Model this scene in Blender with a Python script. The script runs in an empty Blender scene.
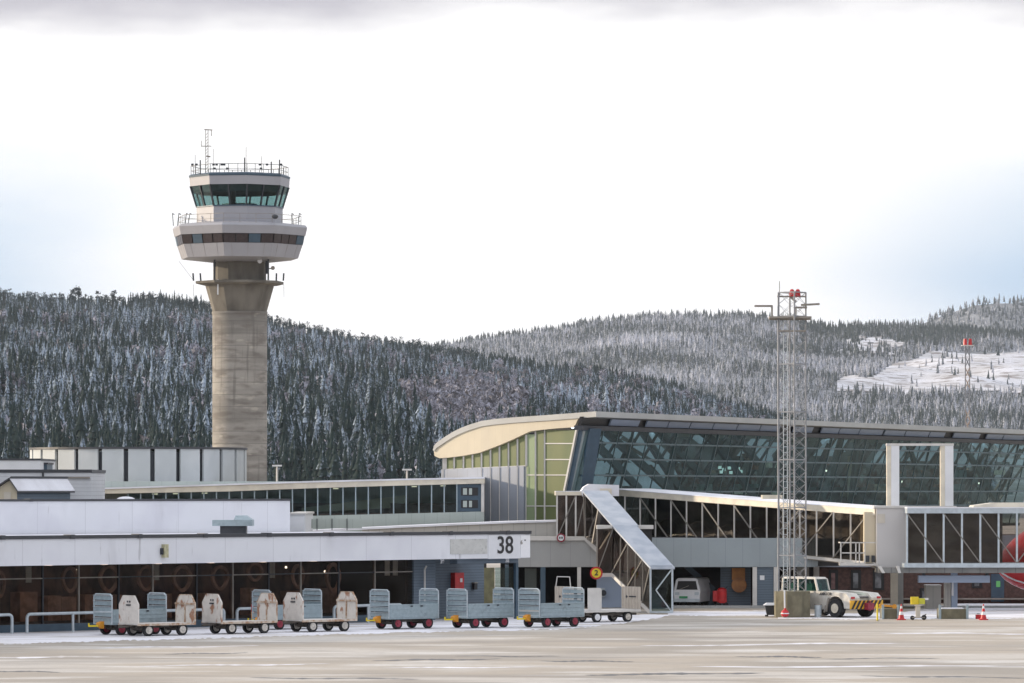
import bpy, math, random
import numpy as np
from mathutils import Vector, Matrix
random.seed(7)
rng = np.random.default_rng(7)
sc = bpy.context.scene
C = sc.collection
R = math.radians
F, H, HY = 4500.0, 6.5, 490.0

# ---------------------------------------------------------------- camera
cam_d = bpy.data.cameras.new('camera'); cam = bpy.data.objects.new('camera', cam_d); C.objects.link(cam)
cam.location = (0, 0, H); cam.rotation_euler = (R(90), 0, 0)
cam_d.sensor_width = 36; cam_d.lens = F*36/1024
cam_d.shift_y = (HY-341.5)/1024
cam_d.clip_start = 1; cam_d.clip_end = 30000
sc.camera = cam
# ---------------------------------------------------------------- world
SUN_AZ, SUN_EL = -108.0, 13.0       # azimuth: degrees to the right of "towards the camera" (-Y)
sd = Vector((math.sin(R(SUN_AZ))*math.cos(R(SUN_EL)), -math.cos(R(SUN_AZ))*math.cos(R(SUN_EL)), math.sin(R(SUN_EL))))
w = bpy.data.worlds.new('World'); sc.world = w; w.use_nodes = True
nt = w.node_tree; nt.nodes.clear()
def N(tree, t, **kw):
    n = tree.nodes.new(t)
    for k, v in kw.items(): setattr(n, k, v)
    return n
def link(tree, a, b): tree.links.new(a, b)
def math_node(tree, op, a, b=None, clamp=False):
    n = tree.nodes.new('ShaderNodeMath'); n.operation = op; n.use_clamp = clamp
    for i, v in enumerate((a, b)):
        if v is None: continue
        if isinstance(v, (int, float)): n.inputs[i].default_value = v
        else: tree.links.new(v, n.inputs[i])
    return n.outputs[0]
def maprange(tree, v, a, b, c=0.0, d=1.0, smooth=True):
    n = tree.nodes.new('ShaderNodeMapRange'); n.interpolation_type = 'SMOOTHSTEP' if smooth else 'LINEAR'
    tree.links.new(v, n.inputs[0])
    for i, x in enumerate((a, b, c, d)): n.inputs[i+1].default_value = x
    return n.outputs[0]
sky = N(nt, 'ShaderNodeTexSky', sky_type='NISHITA', sun_disc=False)
sky.sun_elevation = R(SUN_EL); sky.sun_rotation = math.atan2(sd.x, sd.y)
bg1 = N(nt, 'ShaderNodeBackground'); bg1.inputs[1].default_value = 0.15
link(nt, sky.outputs[0], bg1.inputs[0])
tc = N(nt, 'ShaderNodeTexCoord'); sp = N(nt, 'ShaderNodeSeparateXYZ'); link(nt, tc.outputs['Generated'], sp.inputs[0])
mp = N(nt, 'ShaderNodeMapping'); mp.inputs['Scale'].default_value = (1, 1, 3.5); link(nt, tc.outputs['Generated'], mp.inputs[0])
nz = N(nt, 'ShaderNodeTexNoise'); nz.inputs['Scale'].default_value = 9; nz.inputs['Detail'].default_value = 5; link(nt, mp.outputs[0], nz.inputs[0])
nb = N(nt, 'ShaderNodeTexNoise'); nb.inputs['Scale'].default_value = 2.2; nb.inputs['Detail'].default_value = 6; link(nt, mp.outputs[0], nb.inputs[0])
zz = math_node(nt, 'ADD', sp.outputs[2], math_node(nt, 'MULTIPLY', math_node(nt, 'SUBTRACT', nz.outputs[0], 0.5), 0.034))
# clouds: bright deck low in the sky, grey underside of a higher bank above it
grey = maprange(nt, zz, 0.0995, 0.1085)
high = maprange(nt, nb.outputs[0], 0.35, 0.65, 0.95, 1.3)
gcol = N(nt, 'ShaderNodeMix', data_type='RGBA'); link(nt, grey, gcol.inputs[0])
gcol.inputs[6].default_value = (1.14, 1.13, 1.125, 1); gcol.inputs[7].default_value = (0.62, 0.605, 0.66, 1)
# above the grey bank the deck is bright again
up = maprange(nt, sp.outputs[2], 0.14, 0.32)
hc = N(nt, 'ShaderNodeMix', data_type='RGBA'); link(nt, up, hc.inputs[0]); link(nt, gcol.outputs[2], hc.inputs[6])
hv = N(nt, 'ShaderNodeCombineColor'); link(nt, math_node(nt, 'MULTIPLY', high, 0.97), hv.inputs[0]); link(nt, high, hv.inputs[1]); link(nt, math_node(nt, 'MULTIPLY', high, 1.08), hv.inputs[2])
link(nt, hv.outputs[0], hc.inputs[7])
bg2 = N(nt, 'ShaderNodeBackground'); bg2.inputs[1].default_value = 1.0; link(nt, hc.outputs[2], bg2.inputs[0])
# gaps of blue low at both sides
ax = math_node(nt, 'ABSOLUTE', math_node(nt, 'ADD', sp.outputs[0], math_node(nt, 'MULTIPLY', math_node(nt, 'SUBTRACT', nz.outputs[0], 0.5), 0.05)))
blue = math_node(nt, 'MULTIPLY', maprange(nt, ax, 0.06, 0.125), maprange(nt, zz, 0.082, 0.05))
bg3 = N(nt, 'ShaderNodeBackground'); bg3.inputs[0].default_value = (0.56, 0.74, 0.98, 1); bg3.inputs[1].default_value = 1.0
mxa = N(nt, 'ShaderNodeMixShader'); mxa.inputs[0].default_value = 0.15; link(nt, bg3.outputs[0], mxa.inputs[1]); link(nt, bg1.outputs[0], mxa.inputs[2])
mx = N(nt, 'ShaderNodeMixShader'); link(nt, math_node(nt, 'MULTIPLY', blue, 1.0), mx.inputs[0]); link(nt, bg2.outputs[0], mx.inputs[1]); link(nt, mxa.outputs[0], mx.inputs[2])
wo = N(nt, 'ShaderNodeOutputWorld'); link(nt, mx.outputs[0], wo.inputs[0])
# ---------------------------------------------------------------- sun
sl = bpy.data.lights.new('sun', 'SUN'); sl.energy = 4.6; sl.angle = R(2.0); sl.color = (1.0, 0.83, 0.62)
so = bpy.data.objects.new('sun', sl); C.objects.link(so); so.rotation_euler = sd.to_track_quat('Z', 'Y').to_euler(); so.location = (-60, 60, 60)
sc.view_settings.view_transform = 'Standard'; sc.view_settings.look = 'None'
sc.view_settings.exposure = 0.0; sc.view_settings.gamma = 1.0; sc.view_settings.use_curve_mapping = False
sc.cycles.use_denoising = True
sc.cycles.max_bounces = 10; sc.cycles.transparent_max_bounces = 24
sc.cycles.volume_bounces = 0

# ================================================================ helpers
def W(px, py, Y): return Vector(((px-512)*Y/F, Y, H-(py-HY)*Y/F))
def Gy(py): return F*H/(py-HY)
def G(px, py): return W(px, py, Gy(py)).to_2d()
def Z(py, Y): return H-(py-HY)*Y/F
def on_line(px, A, d):
    """point of the plan line A + t d seen at column px"""
    k = (px-512)/F
    t = (k*A[1]-A[0])/(d[0]-k*d[1])
    return Vector((A[0]+d[0]*t, A[1]+d[1]*t)), t

class MB:
    def __init__(s): s.v = []; s.f = []
    def add(s, vs, fs):
        b = len(s.v); s.v += [tuple(v) for v in vs]; s.f += [tuple(i+b for i in f) for f in fs]; return s
    def box(s, x0, x1, y0, y1, z0, z1):
        return s.add([(x0,y0,z0),(x1,y0,z0),(x1,y1,z0),(x0,y1,z0),(x0,y0,z1),(x1,y0,z1),(x1,y1,z1),(x0,y1,z1)],
                     [(0,3,2,1),(4,5,6,7),(0,1,5,4),(1,2,6,5),(2,3,7,6),(3,0,4,7)])
    def wall(s, a, b, z0, z1, t0, t1, z0b=None, z1b=None):
        """slab along the plan line a-b; t0..t1 = offsets behind the line (to the left of a->b)"""
        a = Vector(a[:2]); b = Vector(b[:2]); d = (b-a).normalized(); n = Vector((-d.y, d.x))
        z0b = z0 if z0b is None else z0b; z1b = z1 if z1b is None else z1b
        p = [a+n*t0, b+n*t0, b+n*t1, a+n*t1]
        zs0 = [z0, z0b, z0b, z0]; zs1 = [z1, z1b, z1b, z1]
        vs = [(q.x, q.y, z) for q, z in zip(p, zs0)] + [(q.x, q.y, z) for q, z in zip(p, zs1)]
        return s.add(vs, [(0,3,2,1),(4,5,6,7),(0,1,5,4),(1,2,6,5),(2,3,7,6),(3,0,4,7)])
    def bar(s, a, b, wd, ht=None, up=(0,0,1)):
        a = Vector(a); b = Vector(b); ht = wd if ht is None else ht
        d = (b-a).normalized(); u = Vector(up)
        if abs(d.dot(u)) > .98: u = Vector((0,1,0)) if abs(d.y) < .9 else Vector((1,0,0))
        r = d.cross(u).normalized(); q = r.cross(d).normalized()
        r *= wd/2; q *= ht/2
        vs = [a-r-q, a+r-q, a+r+q, a-r+q, b-r-q, b+r-q, b+r+q, b-r+q]
        return s.add(vs, [(0,1,2,3),(7,6,5,4),(0,4,5,1),(1,5,6,2),(2,6,7,3),(3,7,4,0)])
    def cyl(s, a, b, r0, r1=None, n=12, caps=True):
        a = Vector(a); b = Vector(b); r1 = r0 if r1 is None else r1
        d = (b-a).normalized(); u = Vector((0,0,1)) if abs(d.z) < .9 else Vector((1,0,0))
        r = d.cross(u).normalized(); q = r.cross(d)
        vs = []
        for c, rr in ((a, r0), (b, r1)):
            for i in range(n):
                t = 2*math.pi*i/n; vs.append(c+r*rr*math.cos(t)+q*rr*math.sin(t))
        fs = [(i, (i+1) % n, n+(i+1) % n, n+i) for i in range(n)]
        if caps: fs += [tuple(range(n-1, -1, -1)), tuple(range(n, 2*n))]
        return s.add(vs, fs)
    def tube(s, pts, r, n=8):
        for a, b in zip(pts, pts[1:]): s.cyl(a, b, r, n=n)
        return s
    def ring(s, c, prof, n, rot=0.0, close=False):
        """surface of revolution about z: prof = [(r, z)...]"""
        vs = []
        for r, z in prof:
            for i in range(n):
                t = rot+2*math.pi*i/n; vs.append((c[0]+r*math.sin(t), c[1]-r*math.cos(t), z))
        fs = []
        m = len(prof)
        for k in range(m-1 if not close else m):
            k2 = (k+1) % m
            for i in range(n):
                j = (i+1) % n; fs.append((k*n+i, k*n+j, k2*n+j, k2*n+i))
        if not close: fs += [tuple(range(n-1, -1, -1)), tuple(range((m-1)*n, m*n))]
        return s.add(vs, fs)
    def quad(s, a, b, c, d): return s.add([a, b, c, d], [(0,1,2,3)])
    def pane(s, a, b, c, d, t=0.03):
        """thin solid pane a,b,c,d"""
        a, b, c, d = map(Vector, (a, b, c, d)); n = (b-a).cross(d-a).normalized()*t/2
        vs = [p-n for p in (a,b,c,d)]+[p+n for p in (a,b,c,d)]
        return s.add(vs, [(0,3,2,1),(4,5,6,7),(0,1,5,4),(1,2,6,5),(2,3,7,6),(3,0,4,7)])
    def prism(s, poly, vec):
        """polygon (3-D points, planar) extruded by vec"""
        vec = Vector(vec); n = len(poly); vs = [Vector(p) for p in poly]+[Vector(p)+vec for p in poly]
        return s.add(vs, [tuple(range(n-1,-1,-1)), tuple(range(n,2*n))]+[(i,(i+1)%n,n+(i+1)%n,n+i) for i in range(n)])
    def sphere(s, c, r, n=10, m=6, sz=1.0):
        vs = []; 
        for k in range(1, m):
            p = math.pi*k/m
            for i in range(n):
                t = 2*math.pi*i/n; vs.append((c[0]+r*math.sin(p)*math.cos(t), c[1]+r*math.sin(p)*math.sin(t), c[2]+r*sz*math.cos(p)))
        vs += [(c[0],c[1],c[2]+r*sz),(c[0],c[1],c[2]-r*sz)]; T = len(vs)-2; B = len(vs)-1
        fs = [(k*n+i, (k+1)*n+i, (k+1)*n+(i+1)%n, k*n+(i+1)%n) for k in range(m-2) for i in range(n)]
        fs += [(T, i, (i+1)%n) for i in range(n)]+[(B, (m-2)*n+(i+1)%n, (m-2)*n+i) for i in range(n)]
        return s.add(vs, fs)
    def mesh(s, name, mat, inv=None, smooth=False):
        me = bpy.data.meshes.new(name)
        vs = s.v if inv is None else [tuple(inv @ Vector(v)) for v in s.v]
        me.from_pydata(vs, [], s.f); me.validate()
        import bmesh
        bm = bmesh.new(); bm.from_mesh(me); bmesh.ops.recalc_face_normals(bm, faces=bm.faces); bm.to_mesh(me); bm.free()
        if mat: me.materials.append(mat)
        if smooth:
            me.polygons.foreach_set('use_smooth', [True]*len(me.polygons))
            try: me.set_sharp_from_angle(angle=R(40))
            except Exception: pass
        return me

def tag(o, label=None, cat=None, group=None, kind=None):
    if label: o['label'] = label
    if cat: o['category'] = cat
    if group: o['group'] = group
    if kind: o['kind'] = kind
    return o
def thing(name, label, cat, loc=(0,0,0), rz=0.0, group=None):
    o = bpy.data.objects.new(name, None); C.objects.link(o); o.empty_display_size = 0.5
    o.location = loc if len(loc) == 3 else (loc[0], loc[1], 0); o.rotation_euler = (0, 0, rz)
    return tag(o, label, cat, group)
def root_of(o):
    while o.parent: o = o.parent
    return o
def part(name, mb, mat, parent, world=True, smooth=False, label=None):
    """mb in world coordinates (world=True) or in the thing's own"""
    inv = None
    if world and parent is not None:
        r = root_of(parent); inv = (Matrix.Translation(r.location) @ r.rotation_euler.to_matrix().to_4x4()).inverted()
    o = bpy.data.objects.new(name, mb.mesh(name, mat, inv, smooth)); C.objects.link(o)
    if parent is not None: o.parent = parent
    if label: o['label'] = label
    return o
def single(name, mb, mat, label, cat, group=None, smooth=False, kind=None):
    xs = np.array(mb.v); c = Vector((xs[:,0].mean(), xs[:,1].mean(), xs[:,2].min()))
    o = bpy.data.objects.new(name, mb.mesh(name, mat, Matrix.Translation(-c), smooth)); C.objects.link(o); o.location = c
    return tag(o, label, cat, group, kind)
def kids(o): return [c for c in bpy.data.objects if c.parent == o]
def copy_tree(o, parent=None):
    c = o.copy(); C.objects.link(c)
    if parent is not None: c.parent = parent
    for ch in list(o.children): copy_tree(ch, c)
    return c
def text(name, s, mat, parent, origin, u, size, world=True, depth=0.01, bold=0.0, up=(0,0,1), center=True):
    cu = bpy.data.curves.new('t', 'FONT'); cu.body = s; cu.size = size; cu.offset = bold; cu.extrude = depth
    if center: cu.align_x = 'CENTER'; cu.align_y = 'CENTER'
    to = bpy.data.objects.new('t', cu); C.objects.link(to); bpy.context.view_layer.update()
    me = bpy.data.meshes.new_from_object(to); C.objects.unlink(to); bpy.data.objects.remove(to)
    u = Vector(u).normalized(); up = Vector(up); nrm = u.cross(up)
    mb = MB(); vs = [Vector(origin)+u*v.co.x+up*v.co.y+nrm*v.co.z for v in me.vertices]
    mb.add(vs, [tuple(p.vertices) for p in me.polygons])
    return part(name, mb, mat, parent, world=world)

# ---------------------------------------------------------------- materials
def pmat(name, col, rough=0.7, metal=0.0, var=0.12, scale=3.0, col2=None, stretch=(1,1,1), bump=0.0, spec=0.5, detail=5.0, emis=None, lo=0.35, hi=0.65):
    m = bpy.data.materials.new(name); m.use_nodes = True; t = m.node_tree; b = t.nodes['Principled BSDF']
    b.inputs['Roughness'].default_value = rough; b.inputs['Metallic'].default_value = metal
    b.inputs['Specular IOR Level'].default_value = spec
    c2 = col2 if col2 else tuple(max(0, c*(1-var)) for c in col)
    g = N(t, 'ShaderNodeNewGeometry'); mpn = N(t, 'ShaderNodeMapping'); mpn.inputs['Scale'].default_value = stretch
    link(t, g.outputs['Position'], mpn.inputs[0])
    n = N(t, 'ShaderNodeTexNoise'); n.inputs['Scale'].default_value = scale; n.inputs['Detail'].default_value = detail; link(t, mpn.outputs[0], n.inputs[0])
    mixn = N(t, 'ShaderNodeMix', data_type='RGBA'); link(t, maprange(t, n.outputs[0], lo, hi), mixn.inputs[0])
    mixn.inputs[6].default_value = (*col, 1); mixn.inputs[7].default_value = (*c2, 1)
    link(t, mixn.outputs[2], b.inputs['Base Color'])
    if bump:
        bn = N(t, 'ShaderNodeBump'); bn.inputs['Strength'].default_value = bump; bn.inputs['Distance'].default_value = 0.05
        link(t, n.outputs[0], bn.inputs['Height']); link(t, bn.outputs[0], b.inputs['Normal'])
    if emis: b.inputs['Emission Color'].default_value = (*emis[0], 1); b.inputs['Emission Strength'].default_value = emis[1]
    m['mix'] = mixn.name
    return m
def overlay(m, col, scale, lo, hi, stretch=(1,1,1), fac=1.0, detail=4.0):
    """a second layer of dirt, rust or stain with its own shape"""
    t = m.node_tree; b = t.nodes['Principled BSDF']; src = b.inputs['Base Color'].links[0].from_socket
    g = N(t, 'ShaderNodeNewGeometry'); mpn = N(t, 'ShaderNodeMapping'); mpn.inputs['Scale'].default_value = stretch
    link(t, g.outputs['Position'], mpn.inputs[0])
    n = N(t, 'ShaderNodeTexNoise'); n.inputs['Scale'].default_value = scale; n.inputs['Detail'].default_value = detail; link(t, mpn.outputs[0], n.inputs[0])
    mixn = N(t, 'ShaderNodeMix', data_type='RGBA'); link(t, maprange(t, n.outputs[0], lo, hi, 0, fac), mixn.inputs[0])
    link(t, src, mixn.inputs[6]); mixn.inputs[7].default_value = (*col, 1); link(t, mixn.outputs[2], b.inputs['Base Color'])
    return m
def stripes(m, dirv, period, width, col, fac=1.0):
    """thin joints: lines every `period` metres along dirv"""
    t = m.node_tree; b = t.nodes['Principled BSDF']; src = b.inputs['Base Color'].links[0].from_socket
    g = N(t, 'ShaderNodeNewGeometry'); vm = N(t, 'ShaderNodeVectorMath', operation='DOT_PRODUCT'); link(t, g.outputs['Position'], vm.inputs[0]); vm.inputs[1].default_value = dirv
    fr = math_node(t, 'FRACT', math_node(t, 'DIVIDE', math_node(t, 'ADD', vm.outputs['Value'], 1000.0), period))
    ln = math_node(t, 'LESS_THAN', fr, width/period)
    mixn = N(t, 'ShaderNodeMix', data_type='RGBA'); link(t, math_node(t, 'MULTIPLY', ln, fac), mixn.inputs[0])
    link(t, src, mixn.inputs[6]); mixn.inputs[7].default_value = (*col, 1); link(t, mixn.outputs[2], b.inputs['Base Color'])
    return m
def glass(name, tint, refl=(0.9,0.95,1), ior=1.5, rough=0.02, wav=0.0):
    m = bpy.data.materials.new(name); m.use_nodes = True; t = m.node_tree; t.nodes.clear()
    tr = N(t, 'ShaderNodeBsdfTransparent'); tr.inputs[0].default_value = (*tint, 1)
    gl = N(t, 'ShaderNodeBsdfGlossy'); gl.inputs[0].default_value = (*refl, 1); gl.inputs['Roughness'].default_value = rough
    fr = N(t, 'ShaderNodeFresnel'); fr.inputs[0].default_value = ior
    bf = N(t, 'ShaderNodeNewGeometry'); ff_ = math_node(t, 'MULTIPLY', fr.outputs[0], math_node(t, 'SUBTRACT', 1.0, bf.outputs['Backfacing']))
    if wav:
        n = N(t, 'ShaderNodeTexNoise'); n.inputs['Scale'].default_value = 0.6; g = N(t, 'ShaderNodeNewGeometry'); link(t, g.outputs['Position'], n.inputs[0])
        bn = N(t, 'ShaderNodeBump'); bn.inputs['Strength'].default_value = wav; bn.inputs['Distance'].default_value = 0.1
        link(t, n.outputs[0], bn.inputs['Height']); link(t, bn.outputs[0], gl.inputs['Normal'])
    mxn = N(t, 'ShaderNodeMixShader'); link(t, ff_, mxn.inputs[0]); link(t, tr.outputs[0], mxn.inputs[1]); link(t, gl.outputs[0], mxn.inputs[2])
    o = N(t, 'ShaderNodeOutputMaterial'); link(t, mxn.outputs[0], o.inputs[0]); return m
WU = Vector((23.88, 25.0)).normalized()              # direction of the low building's front
M = {}
M['snow'] = pmat('snow', (.80,.81,.86), .8, var=.1, scale=.5, col2=(.66,.66,.70))
M['fascia'] = overlay(pmat('fascia_white', (.74,.75,.79), .5, var=.05, scale=.4), (.50,.50,.53), .8, .55, .8, (1,1,.35), .5)
stripes(M['fascia'], (WU.x, WU.y, 0), 3.1, .03, (.42,.42,.45), .6)
overlay(M['fascia'], (.26,.25,.26), 2.2, .66, .74, (1.6,1.6,.22), .45, 4)
overlay(M['fascia'], (.60,.60,.66), .35, .45, .7, (1,1,1), .5, 3)
M['white'] = overlay(pmat('white_panel', (.72,.73,.75), .5, var=.06, scale=1), (.45,.44,.43), 1.5, .58, .8, (1,1,.3), .4)
M['coping'] = pmat('dark_coping', (.05,.052,.06), .5)
M['beige'] = overlay(stripes(pmat('beige_panel', (.58,.51,.38), .6, var=.05, scale=1), (.72,-.69,0), .55, .03, (.50,.44,.34), .5), (.5,.44,.35), .6, .5, .8, (1,1,.3), .4)
M['cream'] = pmat('cream_metal', (.72,.66,.54), .45, var=.08, scale=1.5, col2=(.6,.55,.46))
M['grey_panel'] = stripes(pmat('grey_panel', (.36,.365,.36), .6, var=.08, scale=.7), (1,0,0), 1.1, .03, (.25,.25,.25), .7)
M['grey_beige'] = stripes(pmat('grey_beige_panel', (.46,.44,.40), .6, var=.08, scale=.7), (1,0,0), .62, .04, (.3,.29,.27), .7)
M['wall_grey'] = stripes(pmat('wall_grey_blue', (.34,.37,.43), .55, var=.06, scale=.6), (.72,-.69,0), .8, .03, (.22,.24,.28), .5)
M['green_tint'] = pmat('green_blind', (.155,.175,.07), .45, var=.2, scale=.5, stretch=(1,1,.3), col2=(.12,.15,.06))
M['pale_green'] = stripes(pmat('pale_green_panel', (.42,.47,.44), .5, var=.06, scale=.6), (1,0,0), .73, .03, (.3,.34,.32), .7)
M['steel_blue'] = pmat('steel_blue', (.05,.09,.13), .4, var=.15)
M['teal_steel'] = pmat('teal_steel', (.055,.10,.11), .45, var=.15)
M['dark_steel'] = pmat('dark_steel', (.035,.04,.05), .5)
M['blue_panel'] = pmat('light_blue_panel', (.33,.40,.52), .5, var=.06, scale=.6)
M['siding'] = stripes(pmat('blue_siding', (.115,.155,.20), .6, var=.12, scale=.8), (0,0,1), .14, .02, (.05,.065,.085), .8)
M['dark_room'] = pmat('dark_room', (.035,.033,.033), .8, var=.3, scale=.6)
M['brown_room'] = pmat('brown_room', (.16,.10,.085), .8, var=.5, scale=1.2, stretch=(1,1,.6), col2=(.04,.03,.03))
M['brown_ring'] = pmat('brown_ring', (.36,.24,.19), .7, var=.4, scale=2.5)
M['roof_dark'] = pmat('roof_dark', (.10,.105,.115), .7, scale=.3)
M['galv'] = overlay(pmat('galvanised', (.33,.41,.45), .5, metal=.1, var=.12, scale=6), (.20,.24,.26), 3, .55, .75, fac=.6)
M['galv_l'] = pmat('galvanised_light', (.50,.56,.60), .45, metal=.15, var=.15, scale=4)
M['lattice'] = pmat('lattice_steel', (.27,.28,.30), .5, metal=.15, var=.2, scale=2)
M['frame_w'] = pmat('frame_white', (.62,.60,.57), .5, var=.1, scale=2)
M['frame_c'] = pmat('frame_cream', (.60,.55,.47), .5, var=.1, scale=2)
M['brace'] = pmat('brace_grey', (.30,.27,.235), .6, var=.2, scale=2)
M['jet_brace'] = pmat('jet_brace', (.21,.195,.175), .6, var=.2, scale=2)
M['tyre'] = pmat('tyre_rubber', (.022,.022,.024), .85)
M['hub_red'] = pmat('hub_red', (.30,.025,.05), .5, var=.3, scale=9)
M['hub_white'] = pmat('hub_white', (.60,.56,.50), .5, var=.3, scale=9)
M['cart_white'] = overlay(pmat('cart_white', (.66,.62,.57), .6, var=.12, scale=3), (.30,.12,.05), 3.6, .565, .66, (1,1,.5), .9, 8)
M['cart_edge'] = pmat('rusty_edge', (.34,.20,.12), .7, var=.4, scale=5, col2=(.55,.48,.40))
M['cart_frame'] = pmat('cart_frame', (.10,.085,.07), .7, var=.4, scale=5)
M['orange'] = pmat('orange_yellow', (.75,.32,.03), .5)
M['yellow'] = pmat('yellow_paint', (.80,.62,.03), .5)
M['red'] = pmat('red_paint', (.55,.015,.02), .4, var=.25)
M['blk'] = pmat('black_paint', (.018,.018,.02), .5)
M['concrete'] = overlay(pmat('concrete_block', (.20,.18,.12), .9, var=.3, scale=2, bump=.3), (.09,.085,.06), 1.3, .5, .7, (1,1,.3), .7)
M['brick'] = pmat('brick', (.11,.062,.052), .85, var=.35, scale=5)
M['cladding'] = stripes(pmat('white_cladding', (.62,.63,.65), .6, var=.08, scale=1), (0,0,1), .2, .025, (.40,.40,.42), .8)
M['glass_main'] = glass('glass_main', (.58,.68,.68), (.42,.54,.58), 1.42, .02, .05)
M['glass_low'] = glass('glass_low', (.78,.73,.70), (.40,.42,.45), 1.35, .02, .12)
M['glass_jet'] = glass('glass_jet', (.64,.62,.60), (.60,.56,.53), 1.5, .04, .1)
M['glass_cab'] = glass('glass_cab', (.62,.73,.73), (.6,.8,.85), 1.45)
M['glass_walk'] = glass('glass_walk', (.62,.70,.70), (.55,.68,.74), 1.45, .03, .1)
M['lamp'] = pmat('lamp_glow', (.9,.9,.8), .5, emis=((1,.93,.75), 3.0))

# ================================================================ ground
gm = pmat('apron_concrete', (.39,.33,.255), .55, var=.2, scale=.07, col2=(.28,.24,.19), detail=10, bump=.1, lo=.4, hi=.6)
overlay(gm, (.52,.48,.425), .16, .47, .62, (.5,1,1), .8, 10)        # frost drifts
overlay(gm, (.68,.66,.63), .42, .56, .66, (.32,1,1), .5, 8)         # wind-blown snow
overlay(gm, (.21,.18,.15), .22, .54, .65, (.35,1,1), .55, 10)       # damp patches
overlay(gm, (.25,.22,.19), 4.0, .50, .72, (.6,1,1), .4, 3)          # grit
gmb = MB(); gmb.quad((-2950,-1450,0),(2950,-1450,0),(2950,8550,0),(-2950,8550,0))
g = bpy.data.objects.new('ground', gmb.mesh('ground', gm)); C.objects.link(g); tag(g, kind='structure')
def blob(px_edges, z, name, mat, jag=0.6):
    """sheet between an upper and a lower pixel edge given as ground points, with ragged borders"""
    up, lo = px_edges; pts = []
    x0 = max(up[0][0], lo[0][0]); x1 = min(up[-1][0], lo[-1][0]); n = int((x1-x0)/2.5)
    a_, b_ = [], []
    for i in range(n+1):
        px = x0+(x1-x0)*i/n; yu = np.interp(px, *zip(*up)); yl = max(yu+.15, np.interp(px, *zip(*lo))); th = (yl-yu)
        j1 = random.uniform(-1, 1)*min(jag, th*.3); j2 = random.uniform(-1, 1)*min(jag, th*.3)+.25*math.sin(px*.09)*min(1, th*.3)
        p = G(px, yu+j1*.5); q = G(px, yl+j2); a_.append((p.x, p.y, z)); b_.append((q.x, q.y, z))
    o = bpy.data.objects.new(name, MB().add(a_+b_, [(i, i+1, n+2+i, n+1+i) for i in range(n)]).mesh(name, mat)); C.objects.link(o); tag(o, kind='structure')
sn = pmat('snow_dirty', (.80,.80,.86), .85, var=.2, scale=.9, col2=(.60,.59,.60), stretch=(.3,1,1), detail=8, bump=.2)
overlay(sn, (.42,.38,.33), .6, .53, .66, (.25,1,1), .75, 8)
overlay(sn, (.30,.27,.24), 1.6, .60, .70, (.3,1,1), .6, 6)
blob(([(-60,629),(100,629),(300,623),(450,619),(560,616),(650,614.5),(668,614.5)], [(-60,646),(60,642.5),(200,638.5),(330,634.8),(450,631.5),(560,629.5),(620,624),(668,616)]), .004, 'snow_strip', sn)
blob(([(668,611.5),(775,610.5)], [(668,615.5),(778,616)]), .004, 'snow_strip', sn, .3)
blob(([(778,615.5),(830,614),(905,612),(960,603.5),(1100,602)], [(778,618.5),(860,619.5),(905,619),(1100,618)]), .004, 'snow_strip', sn, .3)

wet = pmat('wet_asphalt', (.03,.028,.026), .45, var=.5, scale=1.2, col2=(.09,.08,.07))
def streak(x0, x1, y0, y1, w, mat, nm):
    n = 26; top_, bot_ = [], []
    for i in range(n+1):
        f = i/n; px = x0+(x1-x0)*f; yy = y0+(y1-y0)*f; hw = w*math.sin(math.pi*min(1, max(0, f)))**.5*random.uniform(.25, 1.0)+.03
        off = .35*math.sin(f*9+x0)
        a_ = G(px, yy-hw+off); b_ = G(px, yy+hw+off); top_.append((a_.x, a_.y, .0045)); bot_.append((b_.x, b_.y, .0045))
    o = bpy.data.objects.new(nm, MB().add(top_+bot_, [(i, i+1, n+2+i, n+1+i) for i in range(n)]).mesh(nm, mat)); C.objects.link(o); tag(o, kind='structure')
for s_ in [(372,502,660.5,659,.55),(165,248,654,653,.35),(735,822,656.5,657.2,.6),(585,765,675,673,.8),(540,634,661,661.5,.5),(810,940,659,658,.4),(455,560,656,656.5,.3),(860,1030,676,678,.5),(-20,60,671,672,.4),(250,420,678,679,.5)]:
    streak(*s_[:4], s_[4]*1.5, wet, 'wet_streak')
for s_ in [(-20,112,658,656.5,1.0),(140,330,666,664,.7),(640,900,646,643,.8),(690,1040,667,666,.9),(380,560,668,667,.6),(880,1040,633,634,.7),(90,260,648,646,.5)]:
    streak(*s_, sn, 'snow_streak')

# ================================================================ hills and forests
def interp(L, x): return np.interp(x, [a for a, _ in L], [b for _, b in L])
S_NEAR = [(-400,306),(-100,303),(0,302),(60,307),(130,309),(150,305),(200,312),(250,325),(300,333),(350,344),(400,351),(430,355),(500,364),(560,374),(620,380),(670,391),(720,407),(760,419),(830,436),(950,460),(1100,476),(1400,484)]
S_MID = [(-100,420),(300,372),(400,352),(430,349),(480,340),(520,335),(560,330),(600,322),(650,317),(700,316),(750,316),(800,322),(830,327),(860,326),(900,327),(960,330),(1024,334),(1400,330)]
S_FAR = [(600,400),(780,345),(870,327),(920,322),(950,310),(975,302),(1000,300),(1024,300),(1100,305),(1400,330)]
def hill_fn(S, Y0, Y1, pw, bump, zb0=0.0):
    def f(px, t):
        """px column of the ridge ray, t 0 foot .. 1 ridge; > 1 behind the ridge"""
        Y = Y0+(Y1-Y0)*t
        zr = H-(interp(S, px)-HY)*Y1/F
        s = np.where(t <= 1, np.clip(t, 0, 1)**pw, 1-(t-1)*1.5)
        x = (px-512)*Y/F
        n = np.sin(x*.021+Y*.004)*np.cos(Y*.013+x*.009)+.5*np.sin(x*.055+1.3)*np.cos(Y*.021)
        z = zb0+(zr-zb0)*s+bump*n*np.sin(np.pi*np.clip(t,0,1))
        return x, Y, z
    return f
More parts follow.
